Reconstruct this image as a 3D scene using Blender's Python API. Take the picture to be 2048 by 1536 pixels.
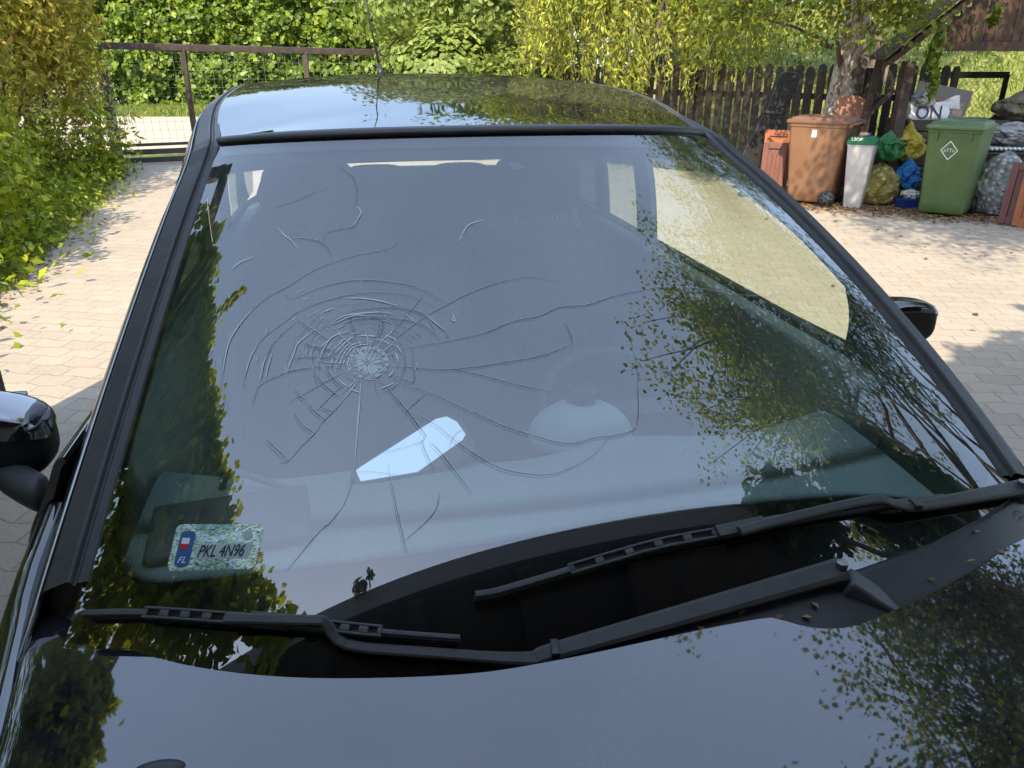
import bpy, math, random
import numpy as np
from math import radians as R, sin, cos, pi
from mathutils import Vector, Matrix, noise
for o in list(bpy.data.objects): bpy.data.objects.remove(o)
SC=bpy.context.scene; COL=SC.collection
random.seed(7); RNG=np.random.default_rng(7)
# ------------------------------------------------------------ camera
cam=bpy.data.cameras.new('camera'); co=bpy.data.objects.new('camera',cam); COL.objects.link(co)
cam.sensor_width=36; cam.lens=1540/2048*36; cam.clip_start=.02; cam.clip_end=500
co.location=(0,0,1.65); co.rotation_euler=(R(90-22.57),0,0); SC.camera=co
# ------------------------------------------------------------ light
SUN=Vector((-.22,-1.0,.93)).normalized()          # towards the sun: behind the camera, a little left
w=bpy.data.worlds.new('World'); SC.world=w; w.use_nodes=True
nt=w.node_tree; bg=nt.nodes['Background']; sky=nt.nodes.new('ShaderNodeTexSky')
sky.sky_type='NISHITA'; sky.sun_disc=False
sky.sun_elevation=math.asin(SUN.z); sky.sun_rotation=math.atan2(SUN.x,SUN.y)
sky.air_density=1.0; sky.dust_density=1.6; sky.ozone_density=2.2
# thin high veil of cloud over the blue, a little uneven
tcw=nt.nodes.new('ShaderNodeTexCoord'); nw=nt.nodes.new('ShaderNodeTexNoise'); nw.inputs['Scale'].default_value=1.6; nw.inputs['Detail'].default_value=4; nt.links.new(tcw.outputs['Generated'],nw.inputs['Vector'])
mr=nt.nodes.new('ShaderNodeMapRange'); mr.inputs[1].default_value=.3; mr.inputs[2].default_value=.7; mr.inputs[3].default_value=.85; mr.inputs[4].default_value=1.15; nt.links.new(nw.outputs[0],mr.inputs[0])
vs_=nt.nodes.new('ShaderNodeVectorMath'); vs_.operation='SCALE'; vs_.inputs[0].default_value=(1.9,2.25,2.75); nt.links.new(mr.outputs[0],vs_.inputs[3])
va=nt.nodes.new('ShaderNodeVectorMath'); va.operation='ADD'; nt.links.new(sky.outputs[0],va.inputs[0]); nt.links.new(vs_.outputs[0],va.inputs[1])
nt.links.new(va.outputs[0],bg.inputs[0]); bg.inputs[1].default_value=.15
sl=bpy.data.lights.new('sun','SUN'); so=bpy.data.objects.new('sun',sl); COL.objects.link(so)
sl.energy=4.3; sl.angle=R(.5); sl.color=(1,.87,.64)
so.rotation_euler=(-SUN).to_track_quat('-Z','Y').to_euler()
SC.view_settings.view_transform='Standard'; SC.view_settings.look='None'
SC.view_settings.gamma=1; SC.view_settings.exposure=1.03
SC.cycles.max_bounces=10; SC.cycles.transparent_max_bounces=24; SC.cycles.diffuse_bounces=3
SC.cycles.glossy_bounces=5; SC.cycles.caustics_reflective=False; SC.cycles.caustics_refractive=False
# ------------------------------------------------------------ materials
def nm(name):
    m=bpy.data.materials.new(name); m.use_nodes=True; t=m.node_tree; t.nodes.clear()
    out=t.nodes.new('ShaderNodeOutputMaterial'); return m,t,out
def N(t,typ,ins=None,**kw):
    n=t.nodes.new(typ)
    for k,v in kw.items(): setattr(n,k,v)
    for k,v in (ins or {}).items():
        if isinstance(v,bpy.types.NodeSocket): t.links.new(v,n.inputs[k])
        else: n.inputs[k].default_value=v
    return n
def c4(c): return (c[0],c[1],c[2],1)
def ramp(t,fac,stops):
    r=N(t,'ShaderNodeValToRGB',{0:fac}); e=r.color_ramp.elements
    while len(e)<len(stops): e.new(.5)
    for k,(p,c) in enumerate(stops): e[k].position=p; e[k].color=c4(c) if len(c)==3 else c
    return r.outputs[0]
def PM(name,c,rough=.5,c2=None,scale=8,ior=1.5,coat=0,metal=0,bump=0,bscale=None,rv=0,stretch=None,detail=5,lo=.35,hi=.65):
    """plain principled surface whose colour drifts between c and c2"""
    m,t,out=nm(name); b=N(t,'ShaderNodeBsdfPrincipled',{'Roughness':rough,'IOR':ior,'Metallic':metal,'Coat Weight':coat})
    tc=N(t,'ShaderNodeTexCoord').outputs['Object']
    if stretch: tc=N(t,'ShaderNodeMapping',{0:tc,3:stretch}).outputs[0]
    no=N(t,'ShaderNodeTexNoise',{'Vector':tc,'Scale':scale,'Detail':detail,'Roughness':.65}).outputs[0]
    if c2: t.links.new(ramp(t,no,[(lo,c),(hi,c2)]),b.inputs['Base Color'])
    else: b.inputs['Base Color'].default_value=c4(c)
    if rv: t.links.new(N(t,'ShaderNodeMapRange',{0:no,3:max(0,rough-rv),4:rough+rv}).outputs[0],b.inputs['Roughness'])
    if bump:
        n2=N(t,'ShaderNodeTexNoise',{'Vector':tc,'Scale':bscale or scale*3,'Detail':4}).outputs[0]
        t.links.new(N(t,'ShaderNodeBump',{'Height':n2,'Strength':bump,'Distance':.02}).outputs[0],b.inputs['Normal'])
    t.links.new(b.outputs[0],out.inputs[0]); return m
def leafmat(name,stops,rough=.45,trans=.35,tcol=(.30,.36,.04)):
    m,t,out=nm(name); a=N(t,'ShaderNodeAttribute',attribute_name='rnd').outputs['Fac']
    col=ramp(t,a,stops)
    b=N(t,'ShaderNodeBsdfPrincipled',{'Base Color':col,'Roughness':rough,'IOR':1.4})
    mixc=N(t,'ShaderNodeMix',{0:.6,6:col,7:c4(tcol)},data_type='RGBA').outputs[2]
    tr=N(t,'ShaderNodeBsdfTranslucent',{0:mixc})
    mx=N(t,'ShaderNodeMixShader',{0:trans,1:b.outputs[0],2:tr.outputs[0]})
    t.links.new(mx.outputs[0],out.inputs[0]); return m
def glassmat(name,tint,ior,haze=0,hazec=(.6,.65,.66)):
    m,t,out=nm(name)
    tr=N(t,'ShaderNodeBsdfTransparent',{0:c4(tint)}); gl=N(t,'ShaderNodeBsdfGlossy',{0:(1,1,1,1),'Roughness':.0})
    bf=N(t,'ShaderNodeNewGeometry').outputs['Backfacing']
    fr=N(t,'ShaderNodeFresnel',{0:N(t,'ShaderNodeMix',{0:bf,2:ior,3:1/ior}).outputs[0]}); body=tr   # same reflectance from both sides of the pane
    if haze:
        tc=N(t,'ShaderNodeTexCoord').outputs['Object']
        no=N(t,'ShaderNodeTexNoise',{'Vector':tc,'Scale':3.5,'Detail':6}).outputs[0]
        h=N(t,'ShaderNodeMapRange',{0:no,1:.3,2:.75,3:haze*.6,4:haze*1.5}).outputs[0]
        body=N(t,'ShaderNodeMixShader',{0:h,1:tr.outputs[0],2:N(t,'ShaderNodeBsdfDiffuse',{0:c4(hazec)}).outputs[0]})
    mx=N(t,'ShaderNodeMixShader',{0:fr.outputs[0],1:body.outputs[0],2:gl.outputs[0]})
    t.links.new(mx.outputs[0],out.inputs[0]); return m
# ------------------------------------------------------------ object helpers
def tag(o,label=None,cat=None,group=None,kind=None):
    if label: o['label']=label
    if cat: o['category']=cat
    if group: o['group']=group
    if kind: o['kind']=kind
    return o
def thing(name,label,cat,loc=(0,0,0),rz=0,group=None):
    o=bpy.data.objects.new(name,None); COL.objects.link(o); o.location=loc; o.rotation_euler=(0,0,rz)
    o.empty_display_size=.1
    return tag(o,label,cat,group)
def link(name,me,mat,parent=None,smooth=False):
    for m in (mat if isinstance(mat,(list,tuple)) else [mat]):
        if m: me.materials.append(m)
    if smooth: me.polygons.foreach_set('use_smooth',[True]*len(me.polygons))
    o=bpy.data.objects.new(name,me); COL.objects.link(o)
    if parent: o.parent=parent
    return o
class MB:
    """collects simple shapes and links them as one mesh"""
    def __init__(s): s.v=[]; s.f=[]; s.M=Matrix()
    def add(s,vs,fs):
        k=len(s.v); s.v+=[tuple(s.M@Vector(p)) for p in vs]; s.f+=[tuple(i+k for i in f) for f in fs]; return s
    def box(s,c,d,rz=0,rx=0,ry=0,taper=1):
        from mathutils import Euler
        m=Euler((rx,ry,rz)).to_matrix(); x,y,z=d[0]/2,d[1]/2,d[2]/2
        pts=[m@Vector((sx*x*(taper if sz>0 else 1),sy*y*(taper if sz>0 else 1),sz*z))+Vector(c) for sz in(-1,1) for sy in(-1,1) for sx in(-1,1)]
        return s.add(pts,[(0,2,3,1),(4,5,7,6),(0,1,5,4),(2,6,7,3),(0,4,6,2),(1,3,7,5)])
    def bar(s,a,b,w,h,up=(0,0,1)):
        a=Vector(a);b=Vector(b);d=(b-a).normalized();u=Vector(up);r=d.cross(u)
        if r.length<1e-4: r=d.cross(Vector((1,0,0)))
        r.normalize();u=r.cross(d)
        pts=[p+r*sx*w/2+u*sy*h/2 for p in(a,b) for sx,sy in((-1,-1),(1,-1),(1,1),(-1,1))]
        return s.add(pts,[(3,2,1,0),(4,5,6,7),(0,1,5,4),(1,2,6,5),(2,3,7,6),(3,0,4,7)])
    def tube(s,path,r,n=10,caps=True):
        P=[Vector(p) for p in path]; rr=r if isinstance(r,(list,tuple)) else [r]*len(P); vs=[];fs=[]; ref=None
        for i,p in enumerate(P):
            d=(P[min(i+1,len(P)-1)]-P[max(i-1,0)]).normalized()
            if ref is None: ref=d.orthogonal()
            ref=(ref-d*ref.dot(d)).normalized(); q=d.cross(ref)
            for k in range(n):
                a=2*pi*k/n; vs.append(p+(ref*cos(a)+q*sin(a))*rr[i])
        for i in range(len(P)-1):
            for k in range(n): fs.append((i*n+k,i*n+(k+1)%n,(i+1)*n+(k+1)%n,(i+1)*n+k))
        if caps: fs.append(tuple(range(n-1,-1,-1))); fs.append(tuple(range((len(P)-1)*n,len(P)*n)))
        return s.add(vs,fs)
    def loft(s,rings,close=True,caps=True):
        n=len(rings[0]); vs=[p for r in rings for p in r]; fs=[]
        for i in range(len(rings)-1):
            for k in range(n if close else n-1): fs.append((i*n+k,i*n+(k+1)%n,(i+1)*n+(k+1)%n,(i+1)*n+k))
        if caps and close: fs.append(tuple(range(n-1,-1,-1))); fs.append(tuple(range((len(rings)-1)*n,len(rings)*n)))
        return s.add(vs,fs)
    def prism(s,poly,z0,z1):
        n=len(poly); return s.add([(p[0],p[1],z0) for p in poly]+[(p[0],p[1],z1) for p in poly],
            [tuple(range(n-1,-1,-1)),tuple(range(n,2*n))]+[(k,(k+1)%n,n+(k+1)%n,n+k) for k in range(n)])
    def build(s,name,mat,parent=None,smooth=False,bevel=0,seg=2,sub=0):
        me=bpy.data.meshes.new(name); me.from_pydata([tuple(p) for p in s.v],[],s.f); me.update()
        o=link(name,me,mat,parent,smooth or bool(bevel))
        if bevel:
            b=o.modifiers.new('bevel','BEVEL'); b.width=bevel; b.segments=seg; b.limit_method='ANGLE'; b.angle_limit=R(35)
            wn=o.modifiers.new('wn','WEIGHTED_NORMAL'); wn.keep_sharp=True
        if sub:
            m=o.modifiers.new('sub','SUBSURF'); m.levels=sub; m.render_levels=sub
        return o
def grid(name,f,nu,nv,mat,parent=None,thick=0,smooth=True,uv=False,flip=False):
    """surface f(a,b), a and b in 0..1"""
    vs=[tuple(f(i/nu,j/nv)) for j in range(nv+1) for i in range(nu+1)]
    fs=[(j*(nu+1)+i,j*(nu+1)+i+1,(j+1)*(nu+1)+i+1,(j+1)*(nu+1)+i) for j in range(nv) for i in range(nu)]
    if flip: fs=[q[::-1] for q in fs]
    me=bpy.data.meshes.new(name); me.from_pydata(vs,[],fs); me.update()
    o=link(name,me,mat,parent,smooth)
    if thick:
        m=o.modifiers.new('solid','SOLIDIFY'); m.thickness=thick; m.offset=-1
        e=o.modifiers.new('edges','EDGE_SPLIT'); e.split_angle=R(50)
    return o
def spline(pts,n,closed=False):
    """Catmull-Rom through pts, n samples per span"""
    P=[np.array(p,float) for p in pts]; out=[]; m=len(P)
    for i in range(m if closed else m-1):
        if closed: a,b,c,d=P[i-1],P[i],P[(i+1)%m],P[(i+2)%m]
        else: a,b,c,d=P[max(i-1,0)],P[i],P[i+1],P[min(i+2,m-1)]
        for k in range(n):
            t=k/n; out.append(.5*((2*b)+(c-a)*t+(2*a-5*b+4*c-d)*t*t+(3*b-a-3*c+d)*t**3))
    if not closed: out.append(P[-1])
    return out
def interp(x,xs,ys): return float(np.interp(x,xs,ys))
def leaves(name,pts,nrm,size,mat,parent=None,aspect=1.6,down=0.,kind=4,seed=1,jit=.8,rnd=None):
    """many small folded leaves as one mesh: pts (n,3), nrm (n,3)"""
    g=np.random.default_rng(seed); n=len(pts); pts=np.asarray(pts,float)
    nr=np.asarray(nrm,float)+g.normal(0,jit,(n,3)); nr/=np.linalg.norm(nr,axis=1)[:,None]+1e-9
    ax=g.normal(0,1,(n,3)); ax[:,2]-=down*2.2
    ax-=nr*(ax*nr).sum(1)[:,None]; ax/=np.linalg.norm(ax,axis=1)[:,None]+1e-9
    sd=np.cross(nr,ax); s=(size*g.uniform(.6,1.35,n))[:,None] if np.isscalar(size) else np.asarray(size)[:,None]
    L=ax*s*.5*aspect; W_=sd*s*.5; U=nr*s*.12
    if kind==4:
        V=np.stack([pts-L,pts+W_+U-L*.1,pts+L,pts-W_+U-L*.1],1); nf=1
        F=np.arange(n*4,dtype=np.int32); ls=np.arange(n,dtype=np.int32)*4; lt=np.full(n,4,np.int32); nv=4
    else:
        V=np.stack([pts-L,pts+W_*.9+U-L*.35,pts+W_*.7+U+L*.3,pts+L,pts-W_*.7+U+L*.3,pts-W_*.9+U-L*.35],1); nv=6
        b=(np.arange(n,dtype=np.int32)*6)[:,None]; F=np.concatenate([b+np.array([[0,1,2,3]]),b+np.array([[0,3,4,5]])],1).ravel()
        ls=np.arange(2*n,dtype=np.int32)*4; lt=np.full(2*n,4,np.int32)
    me=bpy.data.meshes.new(name); me.vertices.add(n*nv); me.vertices.foreach_set('co',V.reshape(-1).astype(np.float32))
    me.loops.add(len(F)); me.loops.foreach_set('vertex_index',F.astype(np.int32))
    me.polygons.add(len(ls)); me.polygons.foreach_set('loop_start',ls); me.polygons.foreach_set('loop_total',lt)
    me.update(); at=me.attributes.new('rnd','FLOAT','FACE')
    r=g.random(n) if rnd is None else np.clip(np.asarray(rnd)+g.normal(0,.12,n),0,1)
    at.data.foreach_set('value',np.repeat(r,len(ls)//n).astype(np.float32)); me.validate()
    return link(name,me,mat,parent)
def blob_pts(c,r,n,g,shell=.35,bump=.25,sc=1.5,top=False):
    """points in the outer shell of a lumpy ellipsoid, with outward normals"""
    d=g.normal(0,1,(n,3)); d/=np.linalg.norm(d,axis=1)[:,None]
    if top: d[:,2]=np.abs(d[:,2])*1.0-.15*(g.random(n)<.4)
    k=np.array([1+bump*noise.noise(Vector(tuple(q*sc*1.6))+Vector((c[0],c[1],c[2])))*2 for q in d])
    rr=k*(1-shell*g.random(n)**1.6)
    return np.array(c)+d*np.array(r)*rr[:,None], d/np.array(r)*np.mean(r)
def limb(mb,a,b,r0,r1,wob=.1,n=6,g=random):
    a=Vector(a);b=Vector(b); L=(b-a).length
    P=[a.lerp(b,k/n)+Vector((g.uniform(-1,1),g.uniform(-1,1),g.uniform(-.3,.3)))*wob*L*.3*(0 if k in(0,n) else 1) for k in range(n+1)]
    mb.tube(P,[r0+(r1-r0)*k/n for k in range(n+1)],8); return P
def text(name,body,size,mat,parent,M,ext=.0005,shear=0,align='CENTER',sx=1):
    cu=bpy.data.curves.new(name,'FONT'); cu.body=body; cu.size=size; cu.extrude=ext; cu.shear=shear
    cu.align_x=align; cu.align_y='CENTER'
    to=bpy.data.objects.new('tmp',cu); COL.objects.link(to); bpy.context.view_layer.update()
    me=bpy.data.meshes.new_from_object(to.evaluated_get(bpy.context.evaluated_depsgraph_get())); bpy.data.objects.remove(to)
    me.transform(M@Matrix.Diagonal((sx,1,1,1))); me.name=name; me.materials.clear(); return link(name,me,mat,parent)
# ------------------------------------------------------------ ground, road, verges
def paver_mat():
    m,t,out=nm('paving'); tc=N(t,'ShaderNodeTexCoord').outputs['Object']
    mp=N(t,'ShaderNodeMapping',{0:tc,2:(0,0,R(9))}).outputs[0]
    wv=N(t,'ShaderNodeTexNoise',{'Vector':mp,'Scale':9.,'Detail':2}).outputs['Color']
    ds=N(t,'ShaderNodeVectorMath',{0:wv,1:(.5,.5,.5)},operation='SUBTRACT').outputs[0]
    ds=N(t,'ShaderNodeVectorMath',{0:ds,3:.035},operation='SCALE').outputs[0]
    zz=N(t,'ShaderNodeSeparateXYZ',{0:mp})
    # interlocking blocks: the joint lines zigzag a little
    pp=N(t,'ShaderNodeMath',{0:zz.outputs[0],1:1/.11},operation='MULTIPLY').outputs[0]
    tri=N(t,'ShaderNodeMath',{0:pp,1:1.0},operation='PINGPONG').outputs[0]
    off=N(t,'ShaderNodeMath',{0:tri,1:.022},operation='MULTIPLY').outputs[0]
    cmb=N(t,'ShaderNodeCombineXYZ',{1:off}).outputs[0]
    v=N(t,'ShaderNodeVectorMath',{0:mp,1:ds},operation='ADD').outputs[0]
    v=N(t,'ShaderNodeVectorMath',{0:v,1:cmb},operation='ADD').outputs[0]
    br=N(t,'ShaderNodeTexBrick',{'Vector':v,'Color1':(.39,.315,.24,1),'Color2':(.32,.255,.195,1),'Mortar':(.225,.19,.155,1),'Scale':1.0,'Mortar Size':.006,'Mortar Smooth':.6,'Bias':-.1,'Brick Width':.22,'Row Height':.14})
    big=N(t,'ShaderNodeTexNoise',{'Vector':tc,'Scale':.9,'Detail':8,'Roughness':.7}).outputs[0]
    c=N(t,'ShaderNodeMix',{0:ramp(t,big,[(.38,(0,0,0)),(.7,(.5,.5,.5))]),6:br.outputs[0],7:(.40,.36,.30,1)},data_type='RGBA').outputs[2]
    fine=N(t,'ShaderNodeTexNoise',{'Vector':tc,'Scale':90,'Detail':3}).outputs[0]
    c=N(t,'ShaderNodeMix',{0:.25,6:c,7:ramp(t,fine,[(.3,(.22,.19,.17)),(.7,(.5,.45,.39))])},data_type='RGBA').outputs[2]
    b=N(t,'ShaderNodeBsdfPrincipled',{'Base Color':c,'Roughness':.85})
    h=N(t,'ShaderNodeMath',{0:br.outputs[1],1:-1.0},operation='MULTIPLY').outputs[0]
    t.links.new(N(t,'ShaderNodeBump',{'Height':h,'Strength':.6,'Distance':.006}).outputs[0],b.inputs['Normal'])
    t.links.new(b.outputs[0],out.inputs[0]); return m
GRASS=PM('grass_ground',(.10,.13,.02),.9,(.26,.26,.06),2.5,bump=.4)
SOIL=PM('soil',(.12,.085,.06),.95,(.26,.19,.14),6,bump=.5)
PAV=paver_mat()
ROADM=PM('road_dust',(.36,.31,.24),.9,(.44,.38,.30),1.2,bump=.15,bscale=40)
def sheet(name,poly,z,mat,kind='structure'):
    me=bpy.data.meshes.new(name); me.from_pydata([(x,y,z) for x,y in poly],[],[tuple(range(len(poly)))])
    return tag(link(name,me,mat),kind=kind)
sheet('ground',[(-150,-90),(150,-90),(150,220),(-150,220)],0,GRASS)
sheet('driveway',[(-2.0,-4),(-2.85,2.2),(-3.9,5.6),(-5.4,10.2),(-6.3,12.7),(-7.0,14.0),(-5.6,16.2),(-1.5,16.6),(1.0,15.2),(4.8,11.0),(9,10.4),(9,-4)],.006,PAV)
sheet('road',[(-60,16.9),(60,16.2),(60,27.2),(-60,27.5)],.004,ROADM)
sheet('soil_bed',[(-6.2,-4),(-1.9,-4),(-2.75,2.2),(-3.75,5.6),(-5.25,10.2),(-6.15,12.7),(-6.7,14),(-9.5,14)],.003,SOIL)
sheet('litter_strip',[(3.1,9.95),(4.1,9.55),(4.9,9.15),(5.5,8.9),(6.6,8.2),(8.5,8.5),(8.5,10.9),(3.3,11.6)],.010,SOIL)
# ------------------------------------------------------------ car
YAW=R(11.6); V0=.278
car=thing('parked_car','dark blue hatchback with a cracked windscreen parked on the block paving','car',(V0*cos(YAW),V0*sin(YAW),0),YAW)
def paint_mat():
    m,t,out=nm('car_paint'); tc=N(t,'ShaderNodeTexCoord').outputs['Object']
    n1=N(t,'ShaderNodeTexNoise',{'Vector':tc,'Scale':6,'Detail':8,'Roughness':.7}).outputs[0]
    n2=N(t,'ShaderNodeTexNoise',{'Vector':tc,'Scale':160,'Detail':2}).outputs[0]
    dust=N(t,'ShaderNodeMath',{0:ramp(t,n2,[(.50,(0,0,0)),(.78,(1,1,1))]),1:ramp(t,n1,[(.35,(.1,.1,.1)),(.75,(1,1,1))])},operation='MULTIPLY').outputs[0]
    f=N(t,'ShaderNodeMath',{0:dust,1:.13},operation='MULTIPLY').outputs[0]
    c=N(t,'ShaderNodeMix',{0:f,6:(.006,.007,.012,1),7:(.30,.27,.23,1)},data_type='RGBA').outputs[2]
    # clear coat over dark metallic flake: reflectance from the angle, levelling off at grazing view
    n3=N(t,'ShaderNodeTexNoise',{'Vector':tc,'Scale':2.2,'Detail':9,'Roughness':.72,'Distortion':.6}).outputs[0]
    film=N(t,'ShaderNodeMapRange',{0:n3,1:.38,2:.70,3:.003,4:.07}).outputs[0]
    f2=N(t,'ShaderNodeMath',{0:f,1:film},operation='ADD').outputs[0]
    dc=N(t,'ShaderNodeMix',{0:f2,6:(.004,.005,.010,1),7:(.42,.38,.36,1)},data_type='RGBA').outputs[2]
    vo=N(t,'ShaderNodeTexNoise',{'Vector':tc,'Scale':2.4,'Detail':1}).outputs[0]
    bp=N(t,'ShaderNodeBump',{'Height':vo,'Strength':.05,'Distance':.02}).outputs[0]
    fr=N(t,'ShaderNodeFresnel',{0:2.25}).outputs[0]; fr=N(t,'ShaderNodeMath',{0:fr,1:.36},operation='MINIMUM').outputs[0]
    df=N(t,'ShaderNodeBsdfDiffuse',{0:dc}).outputs[0]
    gs=N(t,'ShaderNodeBsdfGlossy',{0:(.96,.97,1,1),'Roughness':N(t,'ShaderNodeMapRange',{0:n3,1:.35,2:.75,3:.015,4:.045}).outputs[0],'Normal':bp}).outputs[0]
    mx=N(t,'ShaderNodeMixShader',{0:fr,1:df,2:gs}); t.links.new(mx.outputs[0],out.inputs[0]); return m
PAINT=paint_mat()
RUB=PM('rubber_trim',(.035,.034,.035),.5,(.055,.053,.052),20,ior=1.5,rv=.1,bump=.05)
PLA=PM('black_plastic',(.014,.014,.016),.42,(.028,.028,.03),14,ior=1.5,rv=.1,bump=.08,bscale=260)
PLG=PM('grey_plastic',(.05,.052,.056),.55,(.075,.077,.08),12,bump=.08,bscale=200)
DASH=PM('dash_plastic',(.20,.25,.245),.6,(.27,.33,.32),3,bump=.35,bscale=260); DOORL=PM('door_lining_plastic',(.20,.23,.22),.6,(.26,.29,.28),5)
LINER=PM('headliner',(.33,.35,.33),.9,(.40,.42,.40),10)
CLOTH=PM('seat_cloth',(.012,.015,.02),.9,(.025,.03,.036),30,bump=.3,bscale=300)
CLOTH2=PM('seat_panel',(.07,.08,.085),.9,(.10,.11,.115),30,bump=.3,bscale=300)
GLS=glassmat('windscreen_glass',(.88,.95,.93),2.4,.0); FILM=glassmat('inner_film',(.97,.99,.98),1.0,.065,(.46,.64,.60))
SGL=glassmat('side_glass',(.97,.99,.86),1.4,.0); MGL=glassmat('tinted_side_glass',(.42,.47,.42),1.5,.0); DGL=glassmat('dark_side_glass',(.045,.055,.05),1.5,.0)
BLK=PM('black_ceramic',(.004,.004,.005),.25,ior=1.3)
CHR=PM('mirror_silver',(.92,.94,.94),.01,metal=1)
METAL=PM('dull_metal',(.35,.35,.36),.35,(.25,.25,.26),20,metal=1)
hw=lambda t,s=-1:(.665-.125*t) if s<0 else (.735-.20*t+.13*max(0,t*(1-t)))
def glass(v,t):
    a=(v/hw(t,v))**2; a=.5*a+.5*a*a
    ub=.735+.135*a; zb=.985+.015*a; ut=1.553+.2*a; zt=1.53-.03*a
    return np.array([v,ub+(ut-ub)*t,zb+(zt-zb)*t+.072*t*(1-t)])
def gnorm(v,t):
    p=glass(v,t); n=np.cross(glass(v+1e-4,t)-p,glass(v,t+1e-4)-p); n/=np.linalg.norm(n); return n if n[2]>0 else -n
ws=grid('windshield',lambda a,b:glass((a*2-1)*hw(-.06+1.06*b,a-.5),-.06+1.06*b),56,40,GLS,car)
tag(ws,'cracked windscreen with a round impact mark on its left half')
def filmpt(a,b):
    t=.02+.94*b; v=(a*2-1)*(hw(t,a-.5)-.01); return glass(v,t)-gnorm(v,t)*.007
grid('inner_film',filmpt,40,30,FILM,ws)
# black printed border, solid ring plus dotted inner edge
INNER=[(-0.539,.948),(-0.367,.953),(0.009,.951),(0.329,.940),(0.50,.926),(0.565,.90),(.61,.83),(0.645,.69),(0.675,.50),(0.70,.33),(0.718,.21),(0.724,.146),(0.705,.078),(.66,.060),(0.581,.070),(0.412,.122),(0.167,.144),(-0.121,.132),(-0.379,.108),(-0.504,.087),(-0.56,.075),(-0.595,.075),(-0.616,.09),(-0.627,.116),(-0.626,.246),(-0.61,.425),(-0.594,.654),(-0.571,.848),(-0.561,.91)]
inn=spline(INNER,7,True)
def toborder(v,t):
    t0=.45; s=v/hw(t,v); k=1/max(abs(s)/1.0,(t-t0)/(1.0-t0) if t>t0 else (t0-t)/(t0+.06),1e-6)
    s2=s*k; t2=t0+(t-t0)*k; return s2*hw(t2,s2),t2
def ring(name,f0,f1,nr,mat,off,uv=None):
    n=len(inn); vs=[];
    for j in range(nr+1):
        for k,(v,t) in enumerate(inn):
            A=f0(v,t);B=f1(v,t); q=j/nr; vv,tt=A[0]+(B[0]-A[0])*q,A[1]+(B[1]-A[1])*q
            vs.append(tuple(glass(vv,tt)+gnorm(vv,tt)*off))
    fs=[(j*n+k,j*n+(k+1)%n,(j+1)*n+(k+1)%n,(j+1)*n+k) for j in range(nr) for k in range(n)]
    me=bpy.data.meshes.new(name); me.from_pydata(vs,[],fs)
    if uv:
        u=me.uv_layers.new(name='UVMap'); L=[0]
        for k in range(n):
            a=np.array(vs[k]);b=np.array(vs[(k+1)%n]); L.append(L[-1]+np.linalg.norm(a-b))
        for p in me.polygons:
            for li,(jj,kk) in zip(p.loop_indices,[(0,0),(0,1),(1,1),(1,0)]):
                f=p.index; j=f//n; k=f%n
                u.data[li].uv=(L[k+kk],(j+jj)/nr)
    o=link(name,me,mat,ws,True); return o
ring('border',lambda v,t:(v,t),toborder,8,BLK,-.004)
def inset(v,t):
    w=.030 if t<.2 else .012
    L=math.hypot(v,(t-.45)*.9); return v*(1-w/L*abs(v)/L*1.0) if abs(v)>.3 else v, t+(.45-t)*(.042 if t<.2 else .02)
m,t_,out=nm('dotted_print'); uvn=N(t_,'ShaderNodeTexCoord').outputs['UV']; sp=N(t_,'ShaderNodeSeparateXYZ',{0:uvn})
def mth(op,a,b=0.,c=0.): return N(t_,'ShaderNodeMath',{0:a,1:b,2:c},operation=op).outputs[0]
X=mth('MULTIPLY',sp.outputs[0],1/.0036); Yv=mth('MULTIPLY',sp.outputs[1],8.0)
row=mth('MULTIPLY',mth('MODULO',mth('FLOOR',Yv),2.),.5)
fx=mth('SUBTRACT',mth('FRACT',mth('ADD',X,row)),.5); fy=mth('SUBTRACT',mth('FRACT',Yv),.5)
d=mth('SQRT',mth('ADD',mth('MULTIPLY',fx,fx),mth('MULTIPLY',fy,fy)))
rad=mth('MULTIPLY_ADD',sp.outputs[1],-.5,.62)
cov=mth('LESS_THAN',d,rad)
mx=N(t_,'ShaderNodeMixShader',{0:cov,1:N(t_,'ShaderNodeBsdfTransparent').outputs[0],2:N(t_,'ShaderNodeBsdfDiffuse',{0:(.004,.004,.005,1)}).outputs[0]})
t_.links.new(mx.outputs[0],out.inputs[0])
ring('dotted_edge',lambda v,t:(v,t),inset,8,m,-.004,uv=True)
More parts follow.
